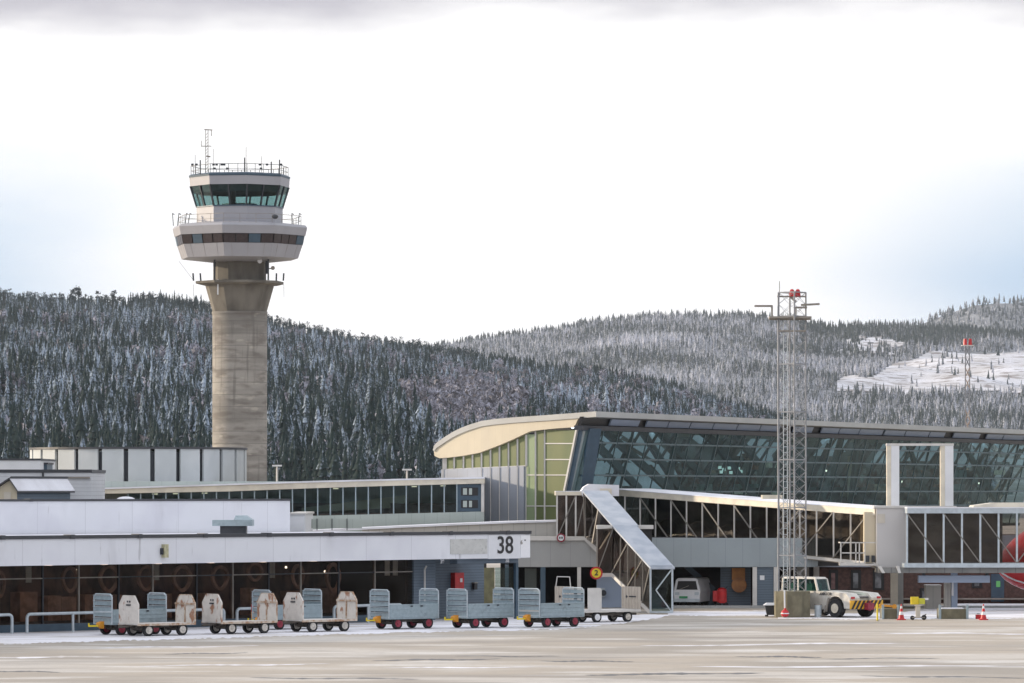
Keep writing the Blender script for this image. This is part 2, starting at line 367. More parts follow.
def hill_mesh(name, f, pa, pb, mat, nx=110, ny=46):
    px, t = np.meshgrid(np.linspace(pa, pb, nx), np.linspace(-.04, 1.35, ny))
    x, Y, z = f(px, t); z = np.where(t < 0, -2, z)
    v = np.stack([x.ravel(), Y.ravel(), z.ravel()], 1)
    i = np.arange(nx*ny).reshape(ny, nx)
    q = np.stack([i[:-1,:-1], i[:-1,1:], i[1:,1:], i[1:,:-1]], -1).reshape(-1, 4)
    me = bpy.data.meshes.new(name); me.from_pydata(v.tolist(), [], q.tolist()); me.materials.append(mat)
    me.polygons.foreach_set('use_smooth', [True]*len(me.polygons))
    o = bpy.data.objects.new(name, me); C.objects.link(o); return tag(o, kind='structure')
hm = overlay(pmat('hill_floor', (.30,.31,.33), .9, var=.5, scale=.05, col2=(.12,.13,.13)), (.05,.05,.045), .3, .5, .6, fac=.5)
hs = overlay(pmat('hill_snow', (.66,.66,.70), .9, var=.2, scale=.02, col2=(.50,.49,.50)), (.20,.17,.15), .045, .56, .63, (.6,1,1), .75, 9)
overlay(hs, (.16,.13,.12), .16, .56, .64, (.5,.6,1), .8, 9)
f_near = hill_fn(S_NEAR, 1000, 3000, .95, 5)
f_mid = hill_fn(S_MID, 3300, 5600, .9, 6)
f_far = hill_fn(S_FAR, 6000, 7400, 1.0, 5)
hill_mesh('near_hill', f_near, -500, 1500, hm)
hill_mesh('middle_hill', f_mid, 100, 1600, hm, 150, 60)
def clear(px, scr):
    c1 = (px > 835) & (scr > 352+3*np.sin(px*.04)) & (scr < 394+2*np.sin(px*.05)) & (scr > 385-(px-832)*.30+5*np.sin(px*.11)*np.sin(px*.037+1))
    c2 = ((px-872)/34)**2+((scr-346)/9)**2+.55*np.sin(px*.31+scr*.9)+.4*np.sin(px*.13-scr*.6+1) < .75
    return c1 | c2
cpx, ct = np.meshgrid(np.linspace(825, 1400, 190), np.linspace(.3, 1, 150)); cx_, cy_, cz_ = f_mid(cpx, ct)
cin = clear(cpx, HY-(cz_-H)*F/cy_); cv = np.stack([cx_.ravel(), cy_.ravel(), cz_.ravel()+1.0], 1); ci = np.arange(cpx.size).reshape(cpx.shape)
cq = np.stack([ci[:-1,:-1], ci[:-1,1:], ci[1:,1:], ci[1:,:-1]], -1)[cin[:-1,:-1]]
cme = bpy.data.meshes.new('snow_clearing'); cme.from_pydata(cv.tolist(), [], cq.tolist()); cme.materials.append(hs); cob = bpy.data.objects.new('snow_clearing', cme); C.objects.link(cob); tag(cob, kind='structure')
hill_mesh('far_hill', f_far, 500, 1600, hm)

def fmat(name, dark, frost, seed):
    m = bpy.data.materials.new(name); m.use_nodes = True; t = m.node_tree; b = t.nodes['Principled BSDF']
    b.inputs['Roughness'].default_value = .9; b.inputs['Specular IOR Level'].default_value = .15
    a = N(t, 'ShaderNodeAttribute', attribute_name='frost')
    n = N(t, 'ShaderNodeTexNoise'); n.inputs['Scale'].default_value = 1.7; n.inputs['Detail'].default_value = 5
    g = N(t, 'ShaderNodeNewGeometry'); link(t, g.outputs['Position'], n.inputs[0])
    v = math_node(t, 'ADD', a.outputs['Fac'], math_node(t, 'MULTIPLY', math_node(t, 'SUBTRACT', n.outputs[0], .5), 1.15), clamp=True)
    v = maprange(t, v, .22, .85)
    mn = N(t, 'ShaderNodeMix', data_type='RGBA'); link(t, v, mn.inputs[0]); mn.inputs[6].default_value = (*dark, 1); mn.inputs[7].default_value = (*frost, 1)
    link(t, mn.outputs[2], b.inputs['Base Color']); return m
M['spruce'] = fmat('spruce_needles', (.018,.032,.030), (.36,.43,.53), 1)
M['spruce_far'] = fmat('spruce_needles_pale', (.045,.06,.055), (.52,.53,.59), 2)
M['birch'] = fmat('frosted_twigs', (.085,.08,.085), (.40,.40,.47), 3)
M['bark'] = pmat('bark', (.07,.05,.04), .9)

def spruce_tpl(tiers, sides, rs, wid=.17, star=.35):
    v = []; f = []; a = []
    for k in range(tiers):
        u = k/tiers; z0 = .04+.90*u; r = wid*(1-u)**.85*rs.uniform(.75, 1.15)+.008; zt = min(1, z0+ .9/tiers*rs.uniform(1.6, 2.2)); b = len(v)
        ph = rs.uniform(0, 6.28)
        cx, cy = rs.uniform(-.012, .012, 2)
        for i in range(sides):
            t = ph+2*math.pi*i/sides; q = r*(1 if i % 2 else 1-star)*rs.uniform(.7, 1.25)
            v.append((cx+q*math.cos(t), cy+q*math.sin(t), z0-.35*q+rs.uniform(-.012, .012))); a.append(rs.uniform(.25, .65) if i % 2 else rs.uniform(0, .3))
        v.append((cx, cy, zt)); a.append(rs.uniform(.0, .35))
        f += [(b+i, b+(i+1) % sides, b+sides) for i in range(sides)]
    return np.array(v), np.array(f), np.array(a)
def twig_tpl(n, rs, wid=.3, s=.07):
    v = []; f = []; a = []
    for k in range(n):
        d = rs.normal(size=3); d /= np.linalg.norm(d); r = rs.uniform(.3, 1)**.5
        c = np.array([d[0]*wid*r, d[1]*wid*r, .58+d[2]*.40*r]); b = len(v)
        for j in range(3): v.append(tuple(c+rs.normal(size=3)*s*np.array([1,1,1.5]))); a.append(rs.uniform(.1, .75))
        f.append((b, b+1, b+2))
    return np.array(v), np.array(f), np.array(a)
def pine_tpl(n, rs):
    """open Scots pine: bare lower stem, clumps of needles above"""
    v = []; f = []; a = []
    for k in range(7):
        t = rs.uniform(0, 6.28); zc = rs.uniform(.45, .95); rr = .17*(1.25-zc)*rs.uniform(.3, 1.3)
        c = np.array([rr*math.cos(t), rr*math.sin(t), zc])
        for j in range(n):
            p = c+rs.normal(size=3)*np.array([.06, .06, .035]); b = len(v)
            for q in range(3): v.append(tuple(p+rs.normal(size=3)*.035)); a.append(rs.uniform(0, .45))
            f.append((b, b+1, b+2))
    b = len(v)
    for z, r in ((0, .012), (.85, .006)):
        for q in range(3): v.append((r*math.cos(q*2.09), r*math.sin(q*2.09), z)); a.append(.0)
    for q in range(3): f += [(b+q, b+(q+1) % 3, b+3+(q+1) % 3), (b+q, b+3+(q+1) % 3, b+3+q)]
    return np.array(v), np.array(f), np.array(a)
def scatter(name, tpls, X, Y, Zz, Hh, Wd, base, mat, label, cat='forest', kind='stuff'):
    vs = []; fs = []; at = []; off = 0
    which = rng.integers(0, len(tpls), len(X))
    for k, (tv, tf, ta) in enumerate(tpls):
        idx = np.where(which == k)[0]; n = len(idx)
        if not n: continue
        th = rng.uniform(0, 6.28, n); c, s = np.cos(th)[:,None], np.sin(th)[:,None]
        hw = (Hh[idx]*Wd[idx])[:,None]
        x = X[idx][:,None]+hw*(tv[:,0]*c-tv[:,1]*s); y = Y[idx][:,None]+hw*(tv[:,0]*s+tv[:,1]*c); z = Zz[idx][:,None]+Hh[idx][:,None]*tv[:,2]
        vs.append(np.stack([x, y, z], -1).reshape(-1, 3)); at.append((ta[None,:]+base[idx][:,None]).ravel())
        fs.append((tf[None]+(np.arange(n)*len(tv))[:,None,None]+off).reshape(-1, 3)); off += n*len(tv)
    v = np.concatenate(vs).astype(np.float32); f = np.concatenate(fs).astype(np.int32); a = np.concatenate(at).astype(np.float32)
    me = bpy.data.meshes.new(name); me.vertices.add(len(v)); me.vertices.foreach_set('co', v.ravel())
    me.loops.add(f.size); me.loops.foreach_set('vertex_index', f.ravel())
    me.polygons.add(len(f)); me.polygons.foreach_set('loop_start', np.arange(len(f), dtype=np.int32)*3)
    me.update(calc_edges=True)
    at_ = me.attributes.new('frost', 'FLOAT', 'POINT'); at_.data.foreach_set('value', a)
    me.materials.append(mat); o = bpy.data.objects.new(name, me); C.objects.link(o)
    return tag(o, label, cat, kind=kind)
def vnoise(x, y, s, seed=0):
    return (np.sin(x*s+seed)*np.cos(y*s*1.3+seed*2)+np.sin(x*s*2.3+y*s*1.1+seed*3)*.6+np.sin(y*s*2.9-x*s*.7+seed)*.5)/2.1
rs = np.random.default_rng(3)
T_near = [spruce_tpl(10, 8, rs, rs.uniform(.14, .24), .28) for _ in range(12)]
T_mid = [spruce_tpl(5, 6, rs, .19) for _ in range(6)]
T_far = [spruce_tpl(3, 5, rs, .24) for _ in range(5)]
T_twig = [twig_tpl(70, rs) for _ in range(5)]
T_pine = [pine_tpl(14, rs) for _ in range(6)]
# ---- near hill: conifers thin out where the frosted birches stand
n = 33000
t = rng.uniform(0, 1, n)**.85; px = rng.uniform(-520, 990, n)
X, Y, Zt = f_near(px, t)
scr = HY-(Zt-H)*F/Y
bare = ((px-455)/58)**2+((scr-416)/22)**2+.5*vnoise(X, Y, .03, 5)
twigzone = (bare < 1) | ((px > 40) & (px < 90) & (np.abs(scr-400) < 0))
mass = vnoise(X, Y, .02, 1)
keep = (~twigzone) | (rng.uniform(0, 1, n) < .10)
snowgap = ((px-8)/26)**2+((scr-412)/11)**2 < 1
keep &= ~snowgap
Hh = (14.0-6.0*t)*rng.triangular(.4, .8, 1.35, n)
right = px > 430
Hh = np.where(right, Hh*np.where(t > .92, 1.1, .78), Hh)
base = .0+.28*mass+.26*rng.uniform(-1, 1, n)-.30*(t > .92)-.16*(t < .08)
frostband = np.exp(-((px-170)/170)**2-((scr-385)/45)**2)
base = base+.10*frostband+np.where(right, .06, 0)
k = keep
scatter('spruce_forest', T_near, X[k], Y[k], Zt[k]-.5, Hh[k], rng.uniform(.75, 1.2, k.sum()), base[k], M['spruce'], 'dark spruce forest dusted with frost on the hillside behind the control tower')
n = 2600
px2 = 455+rng.normal(0, 52, n); t2 = rng.uniform(.12, .80, n); X, Y, Zt = f_near(px2, t2); scr2 = HY-(Zt-H)*F/Y
k = (((px2-455)/72)**2+((scr2-418)/30)**2+.5*vnoise(X, Y, .03, 5) < 1)
X, Y, Zt, t2 = X[k], Y[k], Zt[k], t2[k]
px3 = rng.uniform(-100, 760, 1000); t3 = rng.uniform(.02, .8, 1000); X3, Y3, Z3 = f_near(px3, t3)
X = np.r_[X, X3]; Y = np.r_[Y, Y3]; Zt = np.r_[Zt, Z3]
scatter('birch_thicket', T_twig, X, Y, Zt-.4, rng.uniform(6, 10, len(X)), rng.uniform(.9, 1.4, len(X)), rng.uniform(-.1, .25, len(X)), M['birch'], 'bare violet grey birch thicket with frosted twigs above the curved terminal roof')
# skyline pines on the near hill
n = 420; px4 = rng.uniform(-120, 480, n); t4 = rng.uniform(.94, 1.01, n); X, Y, Zt = f_near(px4, t4)
scatter('ridge_pines', T_pine, X, Y, Zt-.3, rng.uniform(6, 10.5, n), rng.uniform(.9, 1.3, n), rng.uniform(-.15, .1, n), M['spruce'], 'dark open pines along the skyline of the left ridge')
n = 260; px4 = rng.uniform(128, 206, n); t4 = rng.uniform(1.0, 1.06, n); X, Y, Zt = f_near(px4, t4)
scatter('ridge_spruce_stand', T_near, X, Y, Zt+3, rng.uniform(7, 10.5, n), rng.uniform(.8, 1.1, n), rng.uniform(-.25, -.02, n), M['spruce'], 'dense dark spruce stand on the skyline left of the control tower')
# ---- middle hill with the felled snow field
def clear(px, scr):
    c1 = (px > 835) & (scr > 352) & (scr < 394+2*np.sin(px*.05)) & (scr > 385-(px-832)*.30+5*np.sin(px*.11)*np.sin(px*.037+1))
    c2 = ((px-872)/34)**2+((scr-346)/9)**2+.55*np.sin(px*.31+scr*.9)+.4*np.sin(px*.13-scr*.6+1) < .75
    return c1 | c2
n = 40000
t = rng.uniform(0, 1, n)**.9; px = rng.uniform(280, 1300, n); X, Y, Zt = f_mid(px, t); scr = HY-(Zt-H)*F/Y
k = (~clear(px, scr)) | (rng.uniform(0, 1, n) < .02+.10*(((px-872)/60)**2+((scr-346)/16)**2 < 1)+.10*(vnoise(X, Y, .02, 9) > .55))
mass = vnoise(X, Y, .009, 4)
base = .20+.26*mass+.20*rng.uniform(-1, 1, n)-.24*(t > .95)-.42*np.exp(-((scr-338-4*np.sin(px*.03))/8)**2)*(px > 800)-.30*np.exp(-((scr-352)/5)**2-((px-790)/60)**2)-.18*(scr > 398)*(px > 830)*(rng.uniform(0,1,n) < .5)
Hh = (11.0-1.5*t)*rng.uniform(.55, 1.25, n)
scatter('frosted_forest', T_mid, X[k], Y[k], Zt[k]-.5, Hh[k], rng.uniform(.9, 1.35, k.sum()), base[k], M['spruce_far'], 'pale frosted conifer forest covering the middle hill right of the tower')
n = 11000
t = rng.uniform(.1, 1, n); px = rng.uniform(740, 1300, n); X, Y, Zt = f_far(px, t)
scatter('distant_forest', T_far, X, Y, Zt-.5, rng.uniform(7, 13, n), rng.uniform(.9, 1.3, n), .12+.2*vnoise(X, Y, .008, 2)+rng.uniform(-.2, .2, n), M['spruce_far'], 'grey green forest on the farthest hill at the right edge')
# ---- the tall spruces one can tell apart: each a thing with trunk and crown
def tree_at(px, scr_top, scr_foot, lab, grp, tpl, mat, wd=1.0, frost=0.0, fn=f_near, lift=0.0):
    lo_, hi_ = 0.0, 1.03
    for _ in range(30):
        mid = (lo_+hi_)/2; x, y, z = fn(np.float64(px), np.float64(mid))
        if HY-(z-H)*F/y > scr_foot: lo_ = mid
        else: hi_ = mid
    x, y, z = map(float, fn(np.float64(px), np.float64(lo_))); hgt = (scr_foot-scr_top)*y/F
    r = thing('pine_tree' if tpl == 'pine' else 'spruce_tree', lab, 'tree', (x, y, z-.4), random.uniform(0, 6), grp)
    tv, tf, ta = (pine_tpl(26, rs) if tpl == 'pine' else spruce_tpl(15, 12, rs, .155*wd, .4))
    me = bpy.data.meshes.new('crown'); me.from_pydata((tv*hgt).tolist(), [], tf.tolist()); me.materials.append(mat)
    a = me.attributes.new('frost', 'FLOAT', 'POINT'); a.data.foreach_set('value', (ta+frost).astype(np.float32))
    o = bpy.data.objects.new('crown', me); C.objects.link(o); o.parent = r
    part('trunk', MB().cyl((0,0,0), (0,0,hgt*.9), hgt*.016, hgt*.004, 7), M['bark'], r, world=False)
g1 = 'tall dark spruces at the foot of the hill'
for i, (px_, top_, ft_, wd_) in enumerate([(284,392,470,1.0),(297,410,474,1.1),(311,398,470,.9),(322,415,476,1.1),(336,404,472,.85),(349,392,472,1.0),(362,410,476,1.0),(372,386,470,.85),(385,400,474,1.0),(398,412,472,.9),(408,396,470,.8),(420,418,474,.9),(431,424,474,.8),(18,398,452,1.1),(40,410,456,1.0),(70,408,450,1.2),(96,416,450,1.1),(128,396,450,.9),(150,404,450,.9),(178,398,450,.9),(199,402,450,1.0),(415,380,440,.8),(441,425,462,.8)]):
    tree_at(px_, top_, ft_, 'tall dark spruce at the foot of the hill, right of the tower shaft' if px_ > 250 else 'tall dark spruce at the foot of the hill, behind the round building', g1 if px_ > 250 else 'dark spruces behind the round building', 'spruce', M['spruce'], wd_, -.12 if px_ > 250 else -.05)
g2 = 'single pines on the left skyline'
for px_, top_, ft_ in [(73,286,308),(77,285,308),(85,293,309),(97,290,309),(105,294,310),(114,289,310),(120,295,311),(35,291,306),(5,289,306),(62,293,308)]:
    tree_at(px_, top_, ft_, 'single dark tree standing out on the left skyline', g2, 'pine', M['spruce'], 1, -.15)

# ================================================================ haze
hzm = bpy.data.materials.new('haze'); hzm.use_nodes = True; ht = hzm.node_tree; ht.nodes.clear()
pv = N(ht, 'ShaderNodeVolumePrincipled'); pv.inputs['Color'].default_value = (.80,.87,1.0,1); pv.inputs['Density'].default_value = 0.000028; pv.inputs['Anisotropy'].default_value = 0.2
ho = N(ht, 'ShaderNodeOutputMaterial'); link(ht, pv.outputs[0], ho.inputs['Volume'])
hb = bpy.data.objects.new('haze', MB().box(-3000, 3000, -1500, 8600, -3.5, 420).mesh('haze', hzm)); C.objects.link(hb); tag(hb, kind='stuff')

# ================================================================ low terminal (gate 38)
A0 = Vector(((0-512)*202/F, 202)); A1 = Vector(((530-512)*227/F, 227)); U = (A1-A0).normalized(); Nn = Vector((-U.y, U.x))   # Nn points back
def PL(s, back=0.0, z=0.0):
    p = A0+U*s+Nn*back; return Vector((p.x, p.y, z))
def sx(px, back=0.0):
    """distance along the front line at which the plane set back by `back` is seen at column px"""
    return on_line(px, A0+Nn*back, U)[1]
L1 = (A1-A0).length; LA = -30.0
ZB, ZT = 3.08, 4.42
low = thing('low_terminal', 'long low terminal wing with a white fascia, dark ground floor glass and black gate number', 'building', (A0.x, A0.y, 0))
part('fascia', MB().wall(PL(LA), PL(L1), ZB, ZT-.14, 0, .35), M['fascia'], low)
part('fascia', MB().wall(PL(L1), PL(L1, 26), ZB, ZT-.14, .0, .3), M['fascia'], low)
c = MB(); c.wall(PL(LA), PL(L1+.06), ZT-.138, ZT+.02, -.06, .4)
for k in range(-6, 9): c.wall(PL(k*4.1), PL(k*4.1+.25), ZT-.15, ZT+.05, -.09, .42)
part('coping', c, M['coping'], low)
part('roof', MB().wall(PL(LA, .41), PL(L1-.3, .41), ZB+.4, ZT-.2, 0, 32), M['roof_dark'], low)
part('roof_snow', MB().wall(PL(LA, .5), PL(L1-.4, .5), ZT-.199, ZT-.10, 0, 13), M['snow'], low)
part('soffit', MB().wall(PL(LA, .36), PL(L1-.02, .36), ZB+.02, ZB+.14, 0, 8), M['dark_steel'], low)
SG = sx(412, 2.0)                     # glass runs from the left to here
# plinth and floor
part('plinth', MB().wall(PL(LA, 1.95), PL(SG, 1.95), 0, .35, 0, .2), M['steel_blue'], low)
part('back_wall', MB().wall(PL(LA, 7.5), PL(SG, 7.5), 0, ZB, 0, .2), M['brown_room'], low)
part('end_wall', MB().wall(PL(SG-.2, 2.2), PL(SG-.2, 7.5), 0, ZB, -.1, .1), M['dark_room'], low)
part('floor', MB().wall(PL(LA, 2.16), PL(SG, 2.16), .30, .34, 0, 5.3), M['dark_room'], low)
nb_ = 13; s0 = LA
edges = [LA]+[sx(p, 2.0) for p in (-50, -2, 42, 78, 118, 152, 196, 232, 268, 300, 338, 374)]+[SG]
for i, (a, b) in enumerate(zip(edges, edges[1:])):
    w_ = part('window', MB().wall(PL(a, 2.0), PL(b, 2.0), .36, ZB+.01, 0, .03), M['glass_low'], low)
    fr = MB(); fr.wall(PL(a, 2.0), PL(a+.06, 2.0), .36, ZB, -.05, .08)
    fr.wall(PL(a+.07, 2.0), PL(b, 2.0), 2.42, 2.47, -.04, .06)
    part('frame', fr, M['dark_steel'] if i % 2 else M['brace'], w_)
# lounge seating behind the glass, and rings modelled in place of reflections
cr = MB(); 
for px_ in (20, 48, 62, 85, 105, 160, 205, 250, 290, 330, 365, 395):
    s_ = sx(px_, 5.6); cr.wall(PL(s_, 5.6), PL(s_+random.uniform(.5, 1.2), 5.6), .35, random.uniform(1.4, 1.8), 0, .7)
part('lounge_seating', cr, M['brown_ring'], low)
for px_ in (19, 42+105, 263, 378, 386):
    s_ = sx(px_, 3.0); part('notice_panel', MB().wall(PL(s_, 2.5), PL(s_+.33, 2.5), 2.25, 3.0, 0, .03), M['pale_green'], low)
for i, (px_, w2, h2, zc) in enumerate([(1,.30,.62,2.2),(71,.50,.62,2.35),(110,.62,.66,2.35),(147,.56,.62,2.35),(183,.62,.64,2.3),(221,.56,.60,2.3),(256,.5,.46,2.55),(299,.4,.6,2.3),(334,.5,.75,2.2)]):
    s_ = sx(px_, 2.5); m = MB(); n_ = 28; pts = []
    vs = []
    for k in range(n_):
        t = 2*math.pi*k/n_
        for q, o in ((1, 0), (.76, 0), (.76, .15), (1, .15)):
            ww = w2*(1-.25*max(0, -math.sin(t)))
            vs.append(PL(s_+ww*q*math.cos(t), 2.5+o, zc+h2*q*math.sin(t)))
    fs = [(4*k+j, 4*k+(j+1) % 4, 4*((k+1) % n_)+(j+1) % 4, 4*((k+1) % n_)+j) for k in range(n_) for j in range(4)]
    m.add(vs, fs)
    part('reflection_ring', m, M['brown_ring'], low)  # solid ring standing in for a brown reflection in the glass
cl = MB()
for i in range(16):
    q = PL(LA+2+i*3.4, 3.6, ZB-.06); cl.bar(q, q+Vector((Nn.x, Nn.y, 0))*1.5, .30, .05)
part('ceiling_fill', cl, pmat('lounge_fill', (.9,.9,.9), .5, emis=((1,.85,.7), 6.0)), low)  # glowing strips added to brighten the dark lounge interior
for px_ in (76, 286, 325, 402):
    s_ = sx(px_, 4.5); part('ceiling_lamp', MB().sphere(PL(s_, 4.5, random.uniform(2.45, 2.75)), .06), M['lamp'], low)
# blue sided bay with the gate doors
s1, s2 = sx(412, 2.0), sx(434, 2.0); S3 = sx(515.5, .5)
part('sided_wall', MB().wall(PL(s1+.02, 1.9), PL(s2, 1.9), 0, ZB+.01, 0, .25), M['siding'], low)
part('sided_wall', MB().wall(PL(s2, 2.15), PL(s2, 4.6), 0, ZB+.01, 0, .2), M['siding'], low)
part('sided_wall', MB().wall(PL(s2, 4.6), PL(sx(484, 4.6), 4.6), 0, ZB+.01, 0, .2), M['siding'], low)
part('lintel', MB().wall(PL(s2+.02, .4), PL(S3+.1, .4), 2.82, ZB-.01, 0, .5), M['siding'], low)
part('door', MB().wall(PL(sx(484, 4.6)+.02, 4.7), PL(sx(496, 4.6), 4.7), .02, 2.5, 0, .08), pmat('ochre_glass_door', (.16,.15,.07), .3, var=.4, scale=2), low)
part('side_window', MB().wall(PL(sx(497, 4.6), 4.7), PL(sx(514, 4.6), 4.7), .6, 2.5, 0, .04), M['glass_walk'], low)
part('sided_wall', MB().wall(PL(sx(480, 4.6), 4.95), PL(S3+2.5, 4.95), 0, ZB, 0, .1), M['dark_room'], low)
part('post', MB().wall(PL(S3-.02, .45), PL(S3+.16, .45), 0, 2.81, 0, .16), M['steel_blue'], low)
pipe = MB(); sp_ = sx(425, 1.7); pipe.tube([PL(sp_, 1.72, .1), PL(sp_, 1.72, 2.55), PL(sp_+.12, 1.72, 2.72)], .045)
part('downpipe', pipe, M['frame_w'], low)
for px_, t_ in ((442, '39'), (507, '38')):
    text('gate_number', t_, M['white'], low, PL(sx(px_, .4), .385, 2.95), (U.x, U.y, 0), .27, bold=.008)
# gate sign
ss, se = sx(488), sx(530)
part('sign_panel', MB().wall(PL(ss, -.03), PL(sx(520), -.03), ZB-.02, ZT-.17, 0, .05), pmat('sign_white', (.70,.71,.74), .5, var=.03), low)
part('sign_panel', MB().wall(PL(sx(520)+.02, -.03), PL(se-.02, -.03), ZB+.02, ZT-.2, 0, .05), pmat('sign_white_bright', (.82,.82,.84), .5, var=.03), low)
text('gate_number', '38', M['blk'], low, PL(sx(504.5), -.045, 3.70), (U.x, U.y, 0), 1.22, bold=.012)
text('small_number', '6', M['brace'], low, PL(sx(521), -.045, 3.86), (U.x, U.y, 0), .3)
part('small_mark', MB().wall(PL(sx(523.8), -.06), PL(sx(525), -.06), 3.95, 4.0, 0, .02), M['blk'], low)
part('blank_panel', MB().wall(PL(sx(450), -.03), PL(sx(487), -.03), 3.32, 4.06, 0, .03), overlay(pmat('worn_panel', (.56,.56,.54), .7, var=.1, scale=3), (.30,.30,.30), 7, .6, .68, fac=.6), low)
lm = thing('wall_lamp', 'yellowed bulkhead lamp on the white fascia above the dark windows', 'lamp', PL(sx(163), -.2, 3.32))
part('lamp_body', MB().wall(PL(sx(161.5), -.22), PL(sx(165.5), -.22), 3.36, 3.98, 0, .215), pmat('lamp_cover', (.50,.47,.30), .5, var=.3, scale=6), lm)
part('bracket', MB().wall(PL(sx(160), -.15), PL(sx(161.4), -.15), 3.5, 3.8, 0, .149), M['dark_steel'], lm)
# fire hose cabinet
hc_ = thing('hose_cabinet', 'tall red hose cabinet with a white mark on the blue sided wall', 'cabinet', PL(sx(460, 4.3), 4.3, 1.0))
part('cabinet', MB().wall(PL(sx(455, 4.3), 4.3), PL(sx(464, 4.3), 4.3), 1.45, 2.28, 0, .3), M['red'], hc_)
part('label_plate', MB().wall(PL(sx(460, 4.3), 4.28), PL(sx(462.2, 4.3), 4.28), 1.8, 2.0, 0, .02), M['white'], hc_)
bx = thing('wall_box', 'small black box on the blue sided wall right of the hose cabinet', 'box', PL(sx(476, 4.4), 4.4, 1.4))
part('housing', MB().wall(PL(sx(474.5, 4.4), 4.4), PL(sx(477.5, 4.4), 4.4), 1.4, 1.72, 0, .18), M['blk'], bx)
part('cap', MB().wall(PL(sx(474.5, 4.4)-.02, 4.38), PL(sx(477.5, 4.4)+.02, 4.38), 1.725, 1.77, 0, .2), M['brace'], bx)

# upper storey set back on the low wing
UB = 13.6
def UL(s, b=0.0, z=0.0): return PL(s, UB+b, z)
su = sx(290, UB)
up = thing('upper_storey', 'blank white upper storey set back on the roof of the low terminal wing', 'building', UL(0, 0, 4.3))
part('wall', MB().wall(UL(-22), UL(su), ZT-.22, 5.94, 0, .3), M['fascia'], up)
part('wall', MB().wall(UL(su-.3, .3), UL(su-.3, 20), ZT-.22, 5.93, -.3, 0), M['fascia'], up)
c = MB().wall(UL(-22), UL(su+.03), 5.942, 6.05, -.05, .4)
for k in range(-5, 5): c.wall(UL(k*3.3), UL(k*3.3+.2), 5.93, 6.07, -.07, .42)
part('coping', c, M['coping'], up)
part('roof', MB().wall(UL(-22, .41), UL(su-.05, .41), 5.7, 5.9, 0, 24), M['roof_dark'], up)
# low grey annexe right of it
an = thing('roof_annexe', 'small grey plastered roof annexe beside the end of the white upper storey', 'building', W(297, 533, 236))
part('wall', MB().box((290-512)*236/F, (304.5-512)*236/F, 236, 246, ZT-.2, Z(514.5, 236)), M['white'], an)
part('parapet', MB().box((289-512)*236/F, (306-512)*236/F, 235.9, 246, Z(514.5, 236)+.002, Z(512.5, 236)), M['frame_w'], an)
# roof ventilator
vt = thing('roof_ventilator', 'mushroom shaped grey roof ventilator in front of the white upper storey', 'ventilator', W(232, 531, 214))
Dv = 214; X_ = lambda p, D=214: (p-512)*D/F
part('shaft', MB().box(X_(220), X_(246), Dv, Dv+1.1, ZT-.12, Z(526, Dv)), M['dark_steel'], vt)
part('hood', MB().box(X_(212.5), X_(252.5), Dv-.2, Dv+1.4, Z(526, Dv)+.002, Z(520, Dv)), M['galv'], vt)
hv_ = MB(); z1 = Z(520, Dv)+.002; z2 = Z(515.5, Dv)
hv_.add([(X_(234),Dv-.2,z1),(X_(252.5),Dv-.2,z1),(X_(252.5),Dv+1.4,z1),(X_(234),Dv+1.4,z1),(X_(235.5),Dv+.1,z2),(X_(246),Dv+.1,z2),(X_(246),Dv+1.1,z2),(X_(235.5),Dv+1.1,z2)],
        [(0,3,2,1),(4,5,6,7),(0,1,5,4),(1,2,6,5),(2,3,7,6),(3,0,4,7)])
part('cap', hv_, M['galv'], vt)
# skylight dome
dm = thing('skylight', 'low white skylight dome on the roof edge in front of the round building', 'skylight', W(125, 498.5, 226))
part('dome', MB().sphere((X_(125,226), 226.5, Z(499.5, 226)), 9.3*226/F, 14, 8, .32), M['snow'], dm, smooth=True)
part('curb', MB().cyl((X_(125,226), 226.5, 5.7), (X_(125,226), 226.5, Z(499.3,226)), 9.6*226/F, n=16), M['frame_w'], dm)

# ---------------------------------------------------------------- roof-top houses on the left
def flat_house(name, label, x0, x1, D, dep, yt, yb, mat, cop=.16):
    t = thing(name, label, 'building', (X_((x0+x1)/2, D), D, Z(yb, D)))
    part('wall', MB().box(X_(x0, D), X_(x1, D), D, D+dep, Z(yb, D), Z(yt, D)-cop), mat, t)
    part('coping', MB().box(X_(x0, D)-.04, X_(x1, D)+.06, D-.05, D+dep+.05, Z(yt, D)-cop+.002, Z(yt, D)), M['coping'], t)
    return t
fh = flat_house('plant_house', 'white clapboard roof house with a black coping behind the little gabled shed', -60, 91, 236, 8, 469.5, 500, M['cladding'])
part('door', MB().box(X_(42, 236), X_(44, 236), 235.93, 235.99, Z(480, 236), Z(469.5, 236)-.17), M['coping'], fh)
part('wall_patch', MB().box(X_(55, 236), X_(90, 236), 235.9, 235.99, Z(478.5, 236), Z(476.8, 236)), M['brace'], fh)
ac = thing('air_conditioner', 'square air conditioning unit with a dark fan on the white clapboard roof house', 'air conditioner', W(64, 494, 235.4))
part('casing', MB().box(X_(60, 235.4), X_(68, 235.4), 235.4, 235.9, Z(494, 235.4), Z(483, 235.4)), M['frame_w'], ac)
part('fan', MB().cyl((X_(63.6, 235.4), 235.36, Z(488.5, 235.4)), (X_(63.6, 235.4), 235.4, Z(488.5, 235.4)), .17, n=14), M['blk'], ac)
flat_house('back_plant_house', 'farther pale flat roofed house behind the clapboard roof house', -60, 40, 246, 8, 458.5, 480, M['white'], .1)
flat_house('lift_head', 'small dark block between the pale flat house and the round building', 40.5, 47, 248, 3, 462.5, 478, M['steel_blue'], .1)
